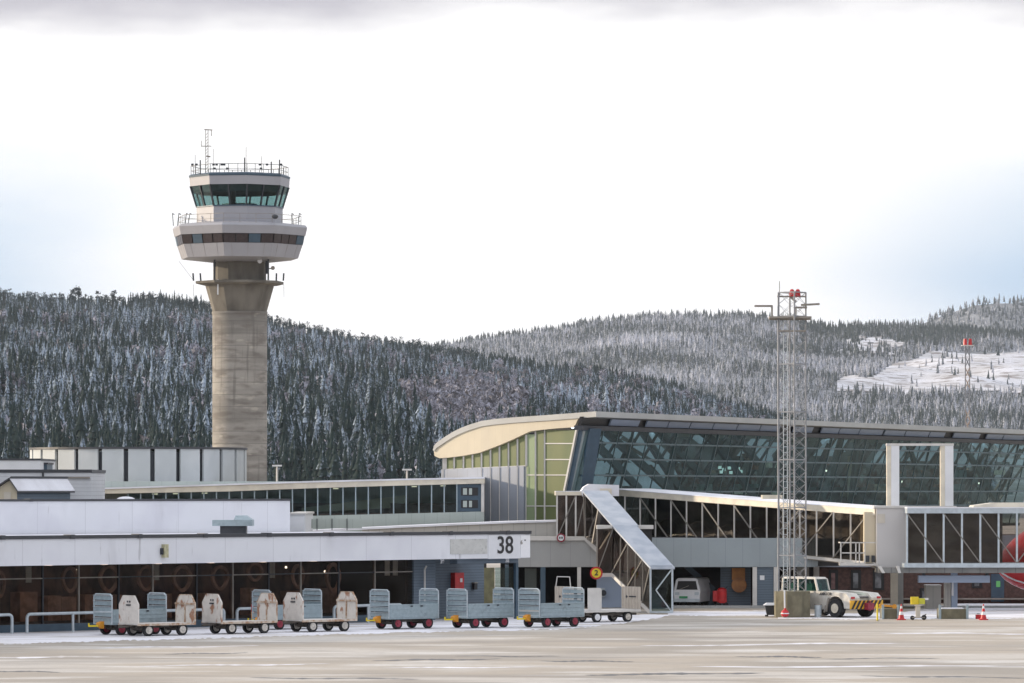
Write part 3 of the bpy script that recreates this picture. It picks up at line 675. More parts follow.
# gabled shed
Ds = 224; sh = thing('gabled_shed', 'little gabled shed with snow on its roof standing on the left roof', 'shed', (X_(20, Ds), Ds, 5.9))
pk = (X_(9.5, Ds), Ds, Z(479.5, Ds)); lf = (X_(-8, Ds), Ds, Z(491, Ds)); rt = (X_(17.5, Ds), Ds, Z(491.5, Ds))
zb = Z(498.5, Ds)-.2; run = Vector((X_(44, Ds)-X_(0, Ds), 5.0, 0))
wl = MB().prism([(lf[0], Ds, zb), (rt[0], Ds, zb), rt, pk, lf], run*.98); part('wall', wl, M['siding'], sh)
part('gable', MB().prism([(lf[0], Ds-.03, zb), (rt[0]-.02, Ds-.03, zb), (rt[0]-.02, Ds-.03, rt[2]), (pk[0], Ds-.03, pk[2]-.03), (lf[0], Ds-.03, lf[2])], (0, .025, 0)), M['beige'], sh)
part('door', MB().box(X_(4, Ds), X_(11, Ds), Ds-.06, Ds-.035, zb, Z(492, Ds)), M['frame_c'], sh)
def roof_slope(a, b, off, th, mat, nm):
    a = Vector(a)+Vector((0, -.25, off)); b = Vector(b)+Vector((0, -.25, off)); b = b+(b-a)*.12; r2 = run*1.06
    m = MB(); up_ = Vector((0, 0, th)); m.add([a, b, b+r2, a+r2, a+up_, b+up_, b+r2+up_, a+r2+up_], [(0,3,2,1),(4,5,6,7),(0,1,5,4),(1,2,6,5),(2,3,7,6),(3,0,4,7)])
    return part(nm, m, mat, sh)
roof_slope(pk, rt, .01, .08, M['coping'], 'roof'); roof_slope(lf, pk, .01, .08, M['coping'], 'roof')
rs_ = roof_slope(pk, rt, .095, .04, M['snow'], 'roof_snow')

# ---------------------------------------------------------------- round panelled building
Dr = 262; r_ = 108*(Dr+6.5)/F; cx = X_(138.5, Dr+r_)
rd = thing('round_building', 'round drum building of tall pale concrete panels with dark slots between them', 'building', (cx, Dr+r_, 4))
zt, zb = Z(447.5, Dr), 4.0; cyr = Dr+r_
core = MB().ring((cx, cyr), [(r_-.25, zb), (r_-.25, zt-.25)], 48); part('wall', core, M['dark_steel'], rd)
for k in range(26):
    th = -math.pi/2*1.02+k*2*math.pi/26; hw = math.pi/26*.82
    a = Vector((cx+r_*math.sin(th-hw), cyr-r_*math.cos(th-hw))); b = Vector((cx+r_*math.sin(th+hw), cyr-r_*math.cos(th+hw)))
    part('wall_panel', MB().wall(a, b, zb, zt-.08, 0, .16), M['round_panel'] if 'round_panel' in M else M.setdefault('round_panel', overlay(pmat('pale_panel', (.48,.51,.52), .7, var=.08, scale=.6), (.60,.62,.62), .5, .5, .65, (1,1,.5), .4)), rd)
part('roof_rim', MB().ring((cx, cyr), [(r_-.5, zt-.079), (r_+.06, zt-.079), (r_+.06, zt+.04), (r_-.5, zt+.04)], 52), M['coping'], rd)

# ---------------------------------------------------------------- glazed walkway
Dw = 256.5; wk = thing('glazed_walkway', 'long glazed walkway under a thin flat roof leading to the curved terminal', 'building', (X_(290, Dw), Dw, 3.5))
def yr_t(px): return np.interp(px, [60, 92, 160, 240, 340, 484], [489, 488, 486, 483.3, 480, 477])
def yr_b(px): return np.interp(px, [60, 92, 160, 250, 340, 484], [494.5, 494, 492.6, 491, 487, 483.5])
def yw_b(px): return np.interp(px, [60, 300, 340, 484], [519, 516, 515, 511.4])
def strip(p0, p1, ft, fb, D, dep, mat, nm, par, n=1, front=0.0):
    m = MB(); xs = np.linspace(p0, p1, n+1)
    for a, b in zip(xs, xs[1:]):
        m.wall((X_(a, D), D), (X_(b, D), D), Z(fb(a), D), Z(ft(a), D), -front, dep, Z(fb(b), D), Z(ft(b), D))
    return part(nm, m, mat, par)
strip(60, 484.5, yr_t, lambda p: yr_t(p)+1.6, Dw, 7.5, M['snow'], 'roof_snow', wk, 5, .22)
strip(60, 484.5, lambda p: yr_t(p)+1.65, yr_b, Dw, 7.4, M['cream'], 'roof', wk, 5, .15)
strip(240, 484.0, lambda p: yw_b(p)+.1, lambda p: yw_b(p)+22, Dw, 7.0, M['pale_green'], 'sill_wall', wk, 4)
part('back_wall', MB().box(X_(60, Dw), X_(478, Dw), Dw+4.6, Dw+4.9, 5.75, 7.0), M['pale_green'], wk)
part('back_wall', MB().box(X_(60, Dw), X_(478, Dw), Dw+4.5, Dw+4.9, 4.5, 5.74), M['brown_ring'], wk)
wl_ = MB()
for p_ in (150, 171, 200, 332, 411, 440): wl_.box(X_(p_, Dw), X_(p_, Dw)+.3, Dw+1.5, Dw+1.8, Z(yr_b(p_), Dw)-.1, Z(yr_b(p_), Dw)-.04)
part('ceiling_fill', wl_, pmat('walkway_fill', (.9,.9,.9), .5, emis=((1,.8,.55), 1.2)), wk)  # small glowing boxes added because the walkway interior was too dark
part('floor', MB().wall((X_(60, Dw), Dw+.1), (X_(480, Dw), Dw+.1), 4.85, 5.0, 0, 6.4, 5.1, 5.25), M['brick'], wk)
step = 12.65; k = 0; p = 469.5-step*27
while p < 468:
    a, b = p, p+step
    wv = part('window', MB().pane((X_(a, Dw), Dw+.1, Z(yw_b(a), Dw)), (X_(b, Dw), Dw+.1, Z(yw_b(b), Dw)), (X_(b, Dw), Dw+.1, Z(yr_b(b), Dw)), (X_(a, Dw), Dw+.1, Z(yr_b(a), Dw))), M['glass_walk'], wk)
    part('mullion', MB().box(X_(a, Dw)-.035, X_(a, Dw)+.035, Dw, Dw+.16, Z(yw_b(a), Dw), Z(yr_b(a), Dw)), M['galv'], wv)
    p += step
# sloping ramp inside
part('ramp', MB().wall((X_(300, Dw), Dw+2), (X_(406, Dw), Dw+2), 5.2, Z(508, Dw), 0, 2, 5.5, Z(495, Dw)), M['beige'], wk)
part('ramp', MB().wall((X_(390, Dw), Dw+1), (X_(455, Dw), Dw+1), 5.2, 5.75, 0, .3, 5.2, 5.6), M['brick'], wk)
# dark end bay with window
eb = part('end_bay', MB().box(X_(457, Dw), X_(481, Dw), Dw+.05, Dw+.25, Z(511.6, Dw), Z(484.3, Dw)), M['steel_blue'], wk)
for y0, y1 in ((487.5, 495.5), (500, 508)):
    wf = part('window', MB().box(X_(461, Dw), X_(478, Dw), Dw, Dw+.04, Z(y1, Dw), Z(y0, Dw)), M['blk'], wk)
    for a, b in ((463, 467), (469, 472)):
        part('pane', MB().box(X_(a, Dw), X_(b, Dw), Dw-.03, Dw-.002, Z(y1-.8, Dw), Z(y0+.8, Dw)), M['pale_green'], wf)
part('end_frame', MB().box(X_(481.2, Dw), X_(484, Dw), Dw-.05, Dw+7, Z(512, Dw), Z(482.5, Dw)), M['frame_w'], wk)
# grey-beige link below
Dl = 250; lk = thing('link_block', 'low grey beige panelled link wall between the low wing and the curved terminal', 'building', (X_(460, Dl), Dl, 3.5))
strip(362, 557, lambda p: np.interp(p, [362, 500, 557], [529.5, 523.6, 522]), lambda p: 538, Dl, 5.5, M['grey_beige'], 'wall', lk, 3)
strip(300, 557.5, lambda p: np.interp(p, [300, 362, 500, 558], [531, 527.5, 521.6, 520.2]), lambda p: np.interp(p, [300, 362, 500, 558], [534.5, 529.4, 523.5, 521.9]), Dl, 5.6, M['snow'], 'roof', lk, 5, .12)
rg = MB(); 
for p in range(302, 362, 15): rg.box(X_(p, 244)-.02, X_(p, 244)+.02, 244, 244.04, ZT-.1, Z(518.5, 244))
rl = thing('glass_balustrade', 'pale glass balustrade on the low roof right of the white upper storey', 'railing', (X_(330, 244), 244, ZT-.1))
part('post', rg, M['dark_steel'], rl)
part('glass_panel', MB().box(X_(302, 244), X_(362, 244), 244.05, 244.07, ZT, Z(519, 244)), M['pale_green'], rl)

# ================================================================ main terminal with the curved roof
Dc = 258.0; CX = X_(583, Dc); c0 = Vector((CX, Dc)); dirF = Vector((33.4, 79)).normalized(); dirE = Vector((-.74, .67)).normalized()
nF = Vector((dirF.y, -dirF.x))          # outward normal of the long glass front (to the right and forward)
mt = thing('main_terminal', 'large terminal hall with a curved roof, beige gable and long leaning glass front', 'building', (CX, Dc, 0))
def E(px, py, off=0.0):
    """point of the gable plane seen at a pixel; off = metres in front of it"""
    nE = Vector((-dirE.y, dirE.x)); nE = nE if nE.y < 0 else -nE
    q, t = on_line(px, c0+nE*off, dirE); return Vector((q.x, q.y, Z(py, q.y)))
nE = Vector((-dirE.y, dirE.x)); nE = nE if nE.y < 0 else -nE
nE3 = Vector((nE.x, nE.y, 0)); dF3 = Vector((dirF.x, dirF.y, 0))
top = [(437.2,450),(438.5,445.5),(441.5,442.2),(449,437),(456.4,432.3),(465,428),(474,424.6),(486,420.9),(500,419),(518,417.4),(535,416.2),(553,415),(577,413.2),(600.5,411.4)]
bot = [(438,456),(442.7,458.2),(452,457.6),(465,456),(482.7,452.7),(500,446.3),(509,442.6),(518,438.7),(526,434.8),(533.7,431.3),(545,429.8),(560,428.4),(577.6,427.2)]
roofp = [E(x, y) for x, y in top]
LR = 96.0
# roof shell: thin slab following the profile
m = MB(); th = .32
under = [p+Vector((0, 0, -th)) for p in roofp]; under[0] = E(438.6, 451.5); under[1] = E(441, 447.6)
f0 = [p+nE3*.38 for p in roofp]; f1 = [p+nE3*.38 for p in under]
b0 = [p+dF3*LR for p in roofp]; b1 = [p+dF3*LR for p in under]
n_ = len(roofp); m.v = [tuple(p) for p in f0+f1+b0+b1]
for i in range(n_-1):
    m.f += [(i, i+1, 2*n_+i+1, 2*n_+i), (n_+i, 3*n_+i, 3*n_+i+1, n_+i+1), (i, n_+i, n_+i+1, i+1), (2*n_+i, 2*n_+i+1, 3*n_+i+1, 3*n_+i)]
m.f += [(0, 2*n_, 3*n_, n_), (n_-1, 2*n_-1, 4*n_-1, 3*n_-1)]
part('roof', m, pmat('roof_edge', (.42,.42,.40), .5, var=.12, scale=.5), mt, smooth=False)
# gable panel (beige), between roof and window line
gp = [E(x, y) for x, y in top[:-2]]
gp = [p+Vector((0,0,-.30)) if i > 1 else p for i, p in enumerate(gp)]
gl_ = [E(582, 418.3)]+[E(x, y) for x, y in bot[::-1]]
part('gable_panel', MB().prism(gp+gl_, nE3*.30), M['beige'], mt)
# lower wall and windows
xl = [446, 454.2, 463.5, 472.5, 481.5, 490.5, 499.5, 508.5, 517.5, 526]
yb_ = lambda x: float(interp(bot, x))
yg = lambda x: np.interp(x, [443, 526], [469.5, 465.8])
def quadE(x0, x1, y0a, y0b, y1a, y1b, off, nm, mat, par, t=.05):
    return part(nm, MB().prism([E(x0, y1a, off), E(x1, y1b, off), E(x1, y0b, off), E(x0, y0a, off)], nE3*t), mat, par)
quadE(443.5, 526, yg(443.5), yg(526), 560, 560, -.1, 'lower_wall', M['wall_grey'], mt, .2)
fr = MB()
for x in xl+[526.5]: fr.bar(E(x, yb_(x)+.2, .06), E(x, yg(x), .06), .10, .12)
fr.bar(E(444, 458.2, .06), E(444, 552, .06), .18, .12)
fr.bar(E(443.5, yg(443.5), .07), E(526, yg(526), .07), .05, .05)
part('window_frame', fr, M['frame_w'], mt)
jt = MB()
for x in xl[4:]: jt.bar(E(x, yg(x)+.5, .13), E(x, 545, .13), .05, .03)
part('wall_joint', jt, M['frame_w'], mt)
xx = [444.5]+xl
for a, b in zip(xx, xx[1:]): quadE(a+.6, b-.6, yb_(a)+.2, yb_(b)+.2, yg(a)-.1, yg(b)-.1, 0, 'window', M['green_tint'], mt)
gcols = [(527, 535.2), (535.8, 544.2), (545, 573)]
for i, (a, b) in enumerate(gcols):
    ys = [yb_(a), 475, 506, 545] if i < 2 else [yb_(a)+.3, 443.5, 459.5, 475, 506, 545]
    for y0, y1 in zip(ys, ys[1:]):
        sl_ = lambda y: (573+(577.6-573)*0+ (577.0-(y-427)*.20)) if b == 573 else b
        bt = min(577.0-(y0-427)*.20, 577) if b == 573 else b; bb = 577.0-(y1-427)*.20 if b == 573 else b
        off = 0
        part('window', MB().prism([E(a, y1-.4), E(bb, y1-.4), E(bt, y0+.4 if y0 != ys[0] else y0), E(a, y0+.4 if y0 != ys[0] else y0)], nE3*.05), M['green_tint'] if i else pmat('pale_green_blind', (.30,.38,.22), .35, var=.15, scale=.5), mt)
        wfm = MB().bar(E(a, y1, .06), E(bb, y1, .06), .06, .06); part('transom', wfm, M['frame_w'], mt)
fr = MB()
for x in (535.5, 544.6): fr.bar(E(x, yb_(x), .06), E(x, 545, .06), .09, .1)
fr.bar(E(577.8, 427.5, .06), E(565.2, 490, .06), .22, .12); fr.bar(E(565.2, 490, .06), E(556, 536, .06), .2, .12)
part('window_frame', fr, M['frame_w'], mt)
# corner column, leaning
cc = MB(); cc.prism([E(565.8, 490, .02), E(560, 520, .02), E(574, 520, .02), E(580.5, 490, .02), E(590, 428.5, .02), E(578.6, 428.5, .02)], -nE3*1.0)
part('corner_column', cc, M['steel_blue'], mt)
# long glass front: eaves strip, beams, bays
cF = Vector(E(588, 430).to_2d()); zF1, zF0 = 9.92, 3.9
lean = math.tan(R(14))
def FP(s, z, off=0.0):
    p = cF+dirF*s+nF*(off-(zF1-z)*lean); return Vector((p.x, p.y, z))
LF = 92.0
def sF(px): return on_line(px, cF, dirF)[1]
part('eaves_beam', MB().add([FP(-1, 9.93, .05), FP(LF, 9.93, .05), FP(LF, 9.93, -.5), FP(-1, 9.93, -.5), FP(-1, 10.18, .05), FP(LF, 10.18, .05), FP(LF, 10.18, -.5), FP(-1, 10.18, -.5)], [(0,3,2,1),(4,5,6,7),(0,1,5,4),(1,2,6,5),(2,3,7,6),(3,0,4,7)]), M['dark_steel'], mt)
part('eaves_soffit', MB().add([FP(-.5, 10.70, -.3), FP(LF, 10.70, -.3), FP(LF, 10.70, -.5), FP(-.5, 10.70, -.5), FP(-.5, 10.2, -.3), FP(LF, 10.2, -.3), FP(LF, 10.2, -.5), FP(-.5, 10.2, -.5)], [(0,3,2,1),(4,5,6,7),(0,1,5,4),(1,2,6,5),(2,3,7,6),(3,0,4,7)]), M['blk'], mt)
gaps = [(611,639.5),(647,790),(815,830),(822,945)]
pe = [(611,639.5),(647,668),(669,690),(691,713),(714,737),(738,760),(761,780),(794,813),(822,839),(840,859),(860,883),(885,905),(906,929),(930,945),(954,980),(987,1003),(1004,1024),(1025,1046)]
for a, b in pe:
    sa, sb = sF(a), sF(b)
    part('eaves_panel', MB().add([FP(sa, 10.24, -.18), FP(sb, 10.24, -.18), FP(sb, 10.24, -.25), FP(sa, 10.24, -.25), FP(sa, 10.60, -.10), FP(sb, 10.60, -.10), FP(sb, 10.60, -.2), FP(sa, 10.60, -.2)], [(0,3,2,1),(4,5,6,7),(0,1,5,4),(1,2,6,5),(2,3,7,6),(3,0,4,7)]), M['blue_panel'], mt)
# bays
zr = [9.92, 9.23, 8.30, 7.36, 6.4, 5.4, 3.9]
sb_ = 2.4; nb = int(LF/sb_)
for i in range(nb):
    a, b = i*sb_, (i+1)*sb_
    g_ = part('window', MB().pane(FP(a, zF0), FP(b, zF0), FP(b, zF1), FP(a, zF1)), M['glass_main'], mt)
    f_ = MB(); big = i % 3 == 0
    f_.bar(FP(a, zF0, -.04 if big else 0), FP(a, zF1, -.04 if big else 0), .12 if big else .06, .16 if big else .07, up=(nF.x, nF.y, 0))
    for z_ in zr[1:-1]: f_.bar(FP(a+.05, z_, .04), FP(b-.05, z_, .04), .09, .10)
    part('frame', f_, M['teal_steel'], g_)
# interior: floor, back wall, leaning trusses, glowing sky panels
def IP(s, back, z):
    s = max(s, .40*back+.35); p = cF+dirF*s-nF*back; return Vector((p.x, p.y, z))
part('floor', MB().add([IP(-.2,1.6,4.0),IP(LF,1.6,4.0),IP(LF,8.4,4.0),IP(-.2,8.4,4.0),IP(-.2,1.6,3.8),IP(LF,1.6,3.8),IP(LF,8.4,3.8),IP(-.2,8.4,3.8)], [(0,1,2,3),(7,6,5,4),(0,4,5,1),(1,5,6,2),(2,6,7,3),(3,7,4,0)]), M['dark_room'], mt)
part('floor', MB().wall(IP(20,5,0), IP(LF,5,0), 6.5, 6.7, 0, 8), M['teal_steel'], mt)
part('back_wall', MB().wall(IP(0,6.2,0), IP(LF,6.2,0), 4.0, 9.9, 0, .2), pmat('hall_back_wall', (.17,.20,.20), .7, var=.6, scale=.35, col2=(.07,.05,.045), detail=7), mt)
tr_ = MB()
for i in range(0, 32):
    s_ = 1.0+i*3.0
    tr_.bar(IP(s_, .6, 10.1), IP(s_+5.5, 6.0, 5.0), .10, .16)
    if i % 3 == 0: tr_.bar(IP(s_, 1.2, 9.6), IP(s_, 4.0, 4.0), .22, .22)
part('roof_truss', tr_, M['dark_steel'], mt)
part('ceiling', MB().wall(IP(3,.8,0), IP(LF,.8,0), 10.35, 10.4, 0, 5), M['dark_room'], mt)
sk = pmat('sky_glow', (.34,.42,.50), .6, var=.35, scale=.8, emis=((.48,.56,.66), .5))  # emission paints in the sky brightness and reflections of the hall glass
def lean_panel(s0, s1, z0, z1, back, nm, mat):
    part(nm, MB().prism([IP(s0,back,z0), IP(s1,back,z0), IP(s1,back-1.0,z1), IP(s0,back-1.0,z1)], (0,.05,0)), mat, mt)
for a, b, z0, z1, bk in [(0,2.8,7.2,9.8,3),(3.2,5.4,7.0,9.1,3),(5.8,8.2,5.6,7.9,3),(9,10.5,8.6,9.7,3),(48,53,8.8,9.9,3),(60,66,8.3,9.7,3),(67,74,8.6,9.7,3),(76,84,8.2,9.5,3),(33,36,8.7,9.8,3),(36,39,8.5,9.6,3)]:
    lean_panel(a, b, z0, z1, bk, 'blind', sk)  # no real blinds: glowing panels added in place of bright sky
for s_, z_ in [(sF(612),7.9),(sF(628),7.3),(sF(598),9.6),(sF(645),6.1),(sF(934),7.1),(sF(980),7.1),(sF(860),7.8),(sF(1010),7.0)]:
    part('hall_lamp', MB().sphere(IP(s_, 2.4, z_), .07, 8, 5), M['lamp'], mt)
def sI(px, b): return on_line(px, cF-nF*b, dirF)[1]
def FI(px, py, b):
    q, _ = on_line(px, cF-nF*b, dirF); return Vector((q.x, q.y, Z(py, q.y)))
def ipanel(poly, b, nm, mat, th=.06): return part(nm, MB().prism([FI(x, y, b) for x, y in poly], -nF3*th), mat, mt)
nF3 = Vector((nF.x, nF.y, 0))
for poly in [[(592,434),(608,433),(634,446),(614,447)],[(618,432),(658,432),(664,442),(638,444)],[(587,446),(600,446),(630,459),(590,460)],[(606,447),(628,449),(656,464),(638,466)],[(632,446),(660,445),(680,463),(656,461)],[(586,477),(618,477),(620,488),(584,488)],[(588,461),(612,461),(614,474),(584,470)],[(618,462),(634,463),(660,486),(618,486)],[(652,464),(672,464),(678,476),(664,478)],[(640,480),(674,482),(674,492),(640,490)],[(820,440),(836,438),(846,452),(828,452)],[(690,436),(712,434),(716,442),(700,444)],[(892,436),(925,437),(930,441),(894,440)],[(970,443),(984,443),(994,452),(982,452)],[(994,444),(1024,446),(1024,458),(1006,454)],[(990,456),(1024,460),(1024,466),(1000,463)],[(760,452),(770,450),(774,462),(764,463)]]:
    ipanel(poly, 2.6, 'sky_glow_panel', sk)  # glowing panels stand in for sky showing in the glass
bm_ = M['steel_blue']
for a_, b_2 in [((640,428),(690,506)),((655,428),(706,480)),((604,430),(672,492)),((592,440),(640,490)),((700,430),(726,452)),((716,444),(760,505)),((734,434),(757,462)),((780,432),(800,480)),((842,436),(822,500)),((905,436),(930,506)),((960,440),(1000,506)),((990,470),(975,506)),((675,430),(668,506)),((858,436),(850,506))]:
    part('roof_truss', MB().bar(FI(*a_, 1.6), FI(*b_2, 1.6), .5, .22, up=(nF.x, nF.y, 0)), bm_ if a_[0] < 800 else M['teal_steel'], mt)
hues = [(.30,.42,.40),(.42,.16,.10),(.55,.50,.36),(.20,.34,.38),(.12,.10,.10),(.50,.56,.52),(.10,.22,.26),(.34,.24,.18)]
hm_ = [pmat('hall_fitting', h, .6, var=.6, scale=1.6) for h in hues]
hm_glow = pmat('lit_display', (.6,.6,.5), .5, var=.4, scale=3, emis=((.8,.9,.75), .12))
for i in range(60):
    x_ = random.uniform(680, 1030); y_ = random.choice([462, 470, 476, 484, 492, 500]); wd_ = random.uniform(2, 13); h_2 = random.uniform(2, 10)
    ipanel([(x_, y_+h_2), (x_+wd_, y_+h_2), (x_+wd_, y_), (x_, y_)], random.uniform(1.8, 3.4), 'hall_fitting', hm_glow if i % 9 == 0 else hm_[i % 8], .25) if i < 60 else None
ipanel([(742,454),(752,452),(760,459),(748,463)], 2.2, 'hall_fitting', M['brown_ring']); ipanel([(848,456),(856,456),(852,500),(848,500)], 2.2, 'hall_fitting', M['beige'])
gw = pmat('bright_screen', (.5,.62,.6), .5, emis=((.75,.95,.9), .9))
for x_, y_ in ((719,466),(723,468),(728.5,466.5),(733,466),(737.5,467),(740,470),(720.5,470.5),(730,471)):
    ipanel([(x_, y_+3), (x_+2.6, y_+3), (x_+2.6, y_), (x_, y_)], 1.5, 'departure_screen', gw)
fu = pmat('hall_furniture', (.40,.48,.46), .6, var=.7, scale=1.5, col2=(.16,.06,.05))
dl = MB()
for i in range(30): dl.bar(IP(2+i*3.0, 2.2, 10.2), IP(2+i*3.0, 4.2, 10.2), .5, .06)
part('ceiling_fill', dl, pmat('hall_fill', (.9,.9,.9), .5, emis=((.85,.95,1.0), 7.0)), mt)  # row of glowing strips added to light up the dim hall
for i in range(34):
    s_ = 12+i*2.3+random.uniform(-.6,.6); hgt = random.uniform(.5, 1.6); zb_ = random.choice([4.0, 6.7])
    part('counter', MB().wall(IP(s_, random.uniform(3,7), 0), IP(s_+random.uniform(.6,1.8), 6, 0), zb_, zb_+hgt, 0, .5), fu, mt)

# lower block beneath the hall
Db = 248; lb = thing('ground_floor_block', 'open grey ground floor block with garage bays under the jet bridge', 'building', (X_(650, Db), Db, 0))
z0_, z1_ = Z(567, Db), Z(540.5, Db)
part('band', MB().box(X_(518, Db), X_(597, Db), Db, Db+.4, z0_, z1_), M['grey_panel'], lb)
part('coping', MB().box(X_(500, Db), X_(585, Db), Db-.1, Db+1, z1_+.002, Z(536.6, Db)), M['frame_w'], lb)
part('coping', MB().bar((X_(585, Db), Db-.05, Z(538.5, Db)), (X_(598, Db), Db-.05, Z(551.5, Db)), .2, .2), M['frame_w'], lb)
part('band', MB().box(X_(597.2, Db), X_(818, Db), Db+.02, Db+.42, z0_, 3.85), stripes(pmat('band_blue_grey', (.30,.345,.37), .55, var=.06, scale=.7), (1,0,0), .95, .03, (.2,.23,.25), .6), lb)
part('slab', MB().box(X_(518, Db), X_(840, Db), Db+.43, Db+20, z0_+.05, 3.8), M['roof_dark'], lb)
part('back_wall', MB().box(X_(500, Db), X_(830, Db), Db+9, Db+9.3, 0, z0_+.1), M['dark_room'], lb)
part('side_wall', MB().box(X_(505, Db), X_(505, Db)+.2, Db+.5, Db+9, 0, z0_+.1), M['siding'], lb)
for a, b, mt_ in [(540.5,545.5,M['steel_blue']),(577.3,581,M['frame_w']),(752.7,757,M['frame_w']),(773.8,777.3,M['frame_w'])]:
    part('pillar', MB().box(X_(a, Db), X_(b, Db), Db+.02, Db+.3, 0, z0_+.02), mt_, lb)
dr = part('door', MB().box(X_(757.2, Db), X_(773.6, Db), Db+.12, Db+.2, .1, z0_), M['siding'], lb)
part('notice', MB().box(X_(760, Db), X_(764.5, Db), Db+.09, Db+.118, Z(580, Db), Z(575.5, Db)), M['white'], dr)
part('sided_wall', MB().box(X_(722, Db), X_(752.5, Db), Db+1.8, Db+2, 0, z0_+.02), M['siding'], lb)
part('sided_wall', MB().box(X_(597, Db), X_(640, Db), Db+1.0, Db+1.2, 0, z0_+.02), M['blue_panel'], lb)
part('kerb', MB().box(X_(672, Db), X_(1100, Db), Db-.6, Db+.0, 0, .14), M['grey_panel'], lb)
st = MB()
st.bar((X_(686, Db+4), Db+4, Z(566, Db+4)), (X_(714, Db+4), Db+4, Z(590, Db+4)), .25, .30)
part('stair', st.box(X_(708, Db+4), X_(714, Db+4), Db+3.8, Db+4.1, 0, Z(586, Db+4)), M['steel_blue'], lb)
tl = MB().box(X_(525, Db), X_(537, Db), Db+5, Db+5.1, .9, 2.1)
part('hanging_strips', tl, M['pale_green'], lb)
# orange crates stacked in the bay
oc = thing('crate_stack', 'orange brown stacked cases hanging in the dark bay left of the blue door', 'crate', (X_(738, Db+1.5), Db+1.4, 0))
part('case', MB().box(X_(732, Db+1.4), X_(745, Db+1.4), Db+1.3, Db+1.75, Z(580, Db+1.4), Z(568, Db+1.4)), pmat('orange_case', (.42,.17,.04), .6, var=.3, scale=2), oc)
part('case', MB().cyl((X_(739, Db+1.4), Db+1.25, Z(585, Db+1.4)), (X_(739, Db+1.4), Db+1.7, Z(585, Db+1.4)), .42, n=14), pmat('orange_roll', (.38,.16,.05), .6, var=.4, scale=2), oc)
# brick service building on the right
Dk = 258; bk = thing('brick_building', 'low brown brick building with narrow dark windows behind the tractor', 'building', (X_(930, Dk), Dk, 0))
part('wall', MB().box(X_(800, Dk), X_(1120, Dk), Dk, Dk+8, 0, 3.9), M['brick'], bk)
part('fascia', MB().box(X_(818, Dk), X_(1120, Dk), Dk-.2, Dk-.01, Z(567, Dk), 3.9), M['wall_grey'], bk)
for a, b, y0, y1, mt_ in [(829,838,570,591,M['red']),(851,861,570,590,M['blk']),(873,884,570,590,M['blk']),(972,982,580,588,M['blk']),(920,935,588,604,M['blk'])]:
    wn = part('window', MB().box(X_(a, Dk), X_(b, Dk), Dk-.06, Dk-.002, Z(y1, Dk), Z(y0, Dk)), M['blk'], bk)
    part('pane', MB().box(X_(a+2, Dk), X_(b-3, Dk), Dk-.09, Dk-.062, Z(y1-2, Dk), Z(y0+3, Dk)), pmat('window_pane', (.20,.10,.10) if mt_ is M['red'] else (.20,.21,.23), .15, var=.6, scale=2), wn)
dd = part('door', MB().box(X_(991, Dk), X_(1004, Dk), Dk-.08, Dk-.002, .1, Z(574, Dk)), M['steel_blue'], bk)
part('exit_sign', MB().box(X_(996, Dk), X_(1000, Dk), Dk-.12, Dk-.081, Z(587, Dk), Z(581, Dk)), pmat('green_sign', (.15,.50,.16), .5, emis=((.2,.8,.25), .05)), dd)
part('ledge', MB().box(X_(880, Dk), X_(1120, Dk), Dk-.3, Dk-.02, Z(599.5, Dk), Z(598, Dk)), M['brace'], bk)
part('shadowed_pillar', MB().box(X_(809, Dk), X_(814.5, Dk), Dk-4, Dk-3.6, 0, 2.4), M['frame_w'], bk)
part('hoarding', MB().box(X_(797, 252), X_(809, 252), 252, 252.1, Z(589, 252), Z(560, 252)), M['grey_beige'], bk)

# ================================================================ control tower
DT = 480.0; TX = X_(239.7, DT); TP = DT/F
tw = thing('control_tower', 'tall concrete control tower with an octagonal glass cab and a wider ringed drum below it', 'control tower', (TX, DT, 0))
cT = (TX, DT)
M['drumw'] = pmat('drum_window_blind', (.045,.032,.035), .3, var=.3)
conc = pmat('tower_concrete', (.33,.31,.28), .9, var=.22, scale=.35, stretch=(.25,.25,2.2), col2=(.20,.188,.17), detail=8, bump=.2)
overlay(conc, (.15,.13,.115), .8, .47, .66, (.5,.5,2.0), .65, 10); overlay(conc, (.50,.46,.39), 1.1, .58, .72, (.5,.5,1.6), .5, 7); overlay(conc, (.20,.18,.16), 2.5, .55, .75, (1,1,.25), .35, 5)
stripes(conc, (0,0,1), 1.3, .09, (.15,.14,.13), .6)
overlay(conc, (.12,.11,.10), .9, .58, .68, (1.6,1.6,.12), .5, 6)
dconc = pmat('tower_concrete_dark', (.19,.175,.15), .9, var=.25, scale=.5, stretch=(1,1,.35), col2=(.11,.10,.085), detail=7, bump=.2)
tin = pmat('tower_panel', (.345,.345,.375), .5, var=.06, scale=.5)
def o8(rpx): return rpx*TP
part('shaft', MB().ring(cT, [(o8(27.3), 0), (o8(27.3), Z(312.5, DT))], 64), conc, tw, smooth=True)
part('collar', MB().ring(cT, [(o8(27.9), Z(314.5, DT)), (o8(27.9), Z(311.8, DT))], 48), conc, tw, smooth=True)
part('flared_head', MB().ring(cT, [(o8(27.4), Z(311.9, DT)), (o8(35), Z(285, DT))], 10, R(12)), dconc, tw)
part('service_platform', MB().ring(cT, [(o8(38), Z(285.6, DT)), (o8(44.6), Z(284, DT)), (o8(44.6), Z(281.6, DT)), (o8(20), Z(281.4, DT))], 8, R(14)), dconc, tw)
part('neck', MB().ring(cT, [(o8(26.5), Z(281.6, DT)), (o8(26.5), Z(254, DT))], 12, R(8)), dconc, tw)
ro = R(-11)
def oct_(prof, mat, nm, par=tw, rot=ro, n=8, sm=False): return part(nm, MB().ring(cT, prof, n, rot), mat, par, smooth=sm)
zr1, zw1, zw0, zd0 = Z(228.5, DT), Z(236.5, DT), Z(245.8, DT), Z(257.6, DT)
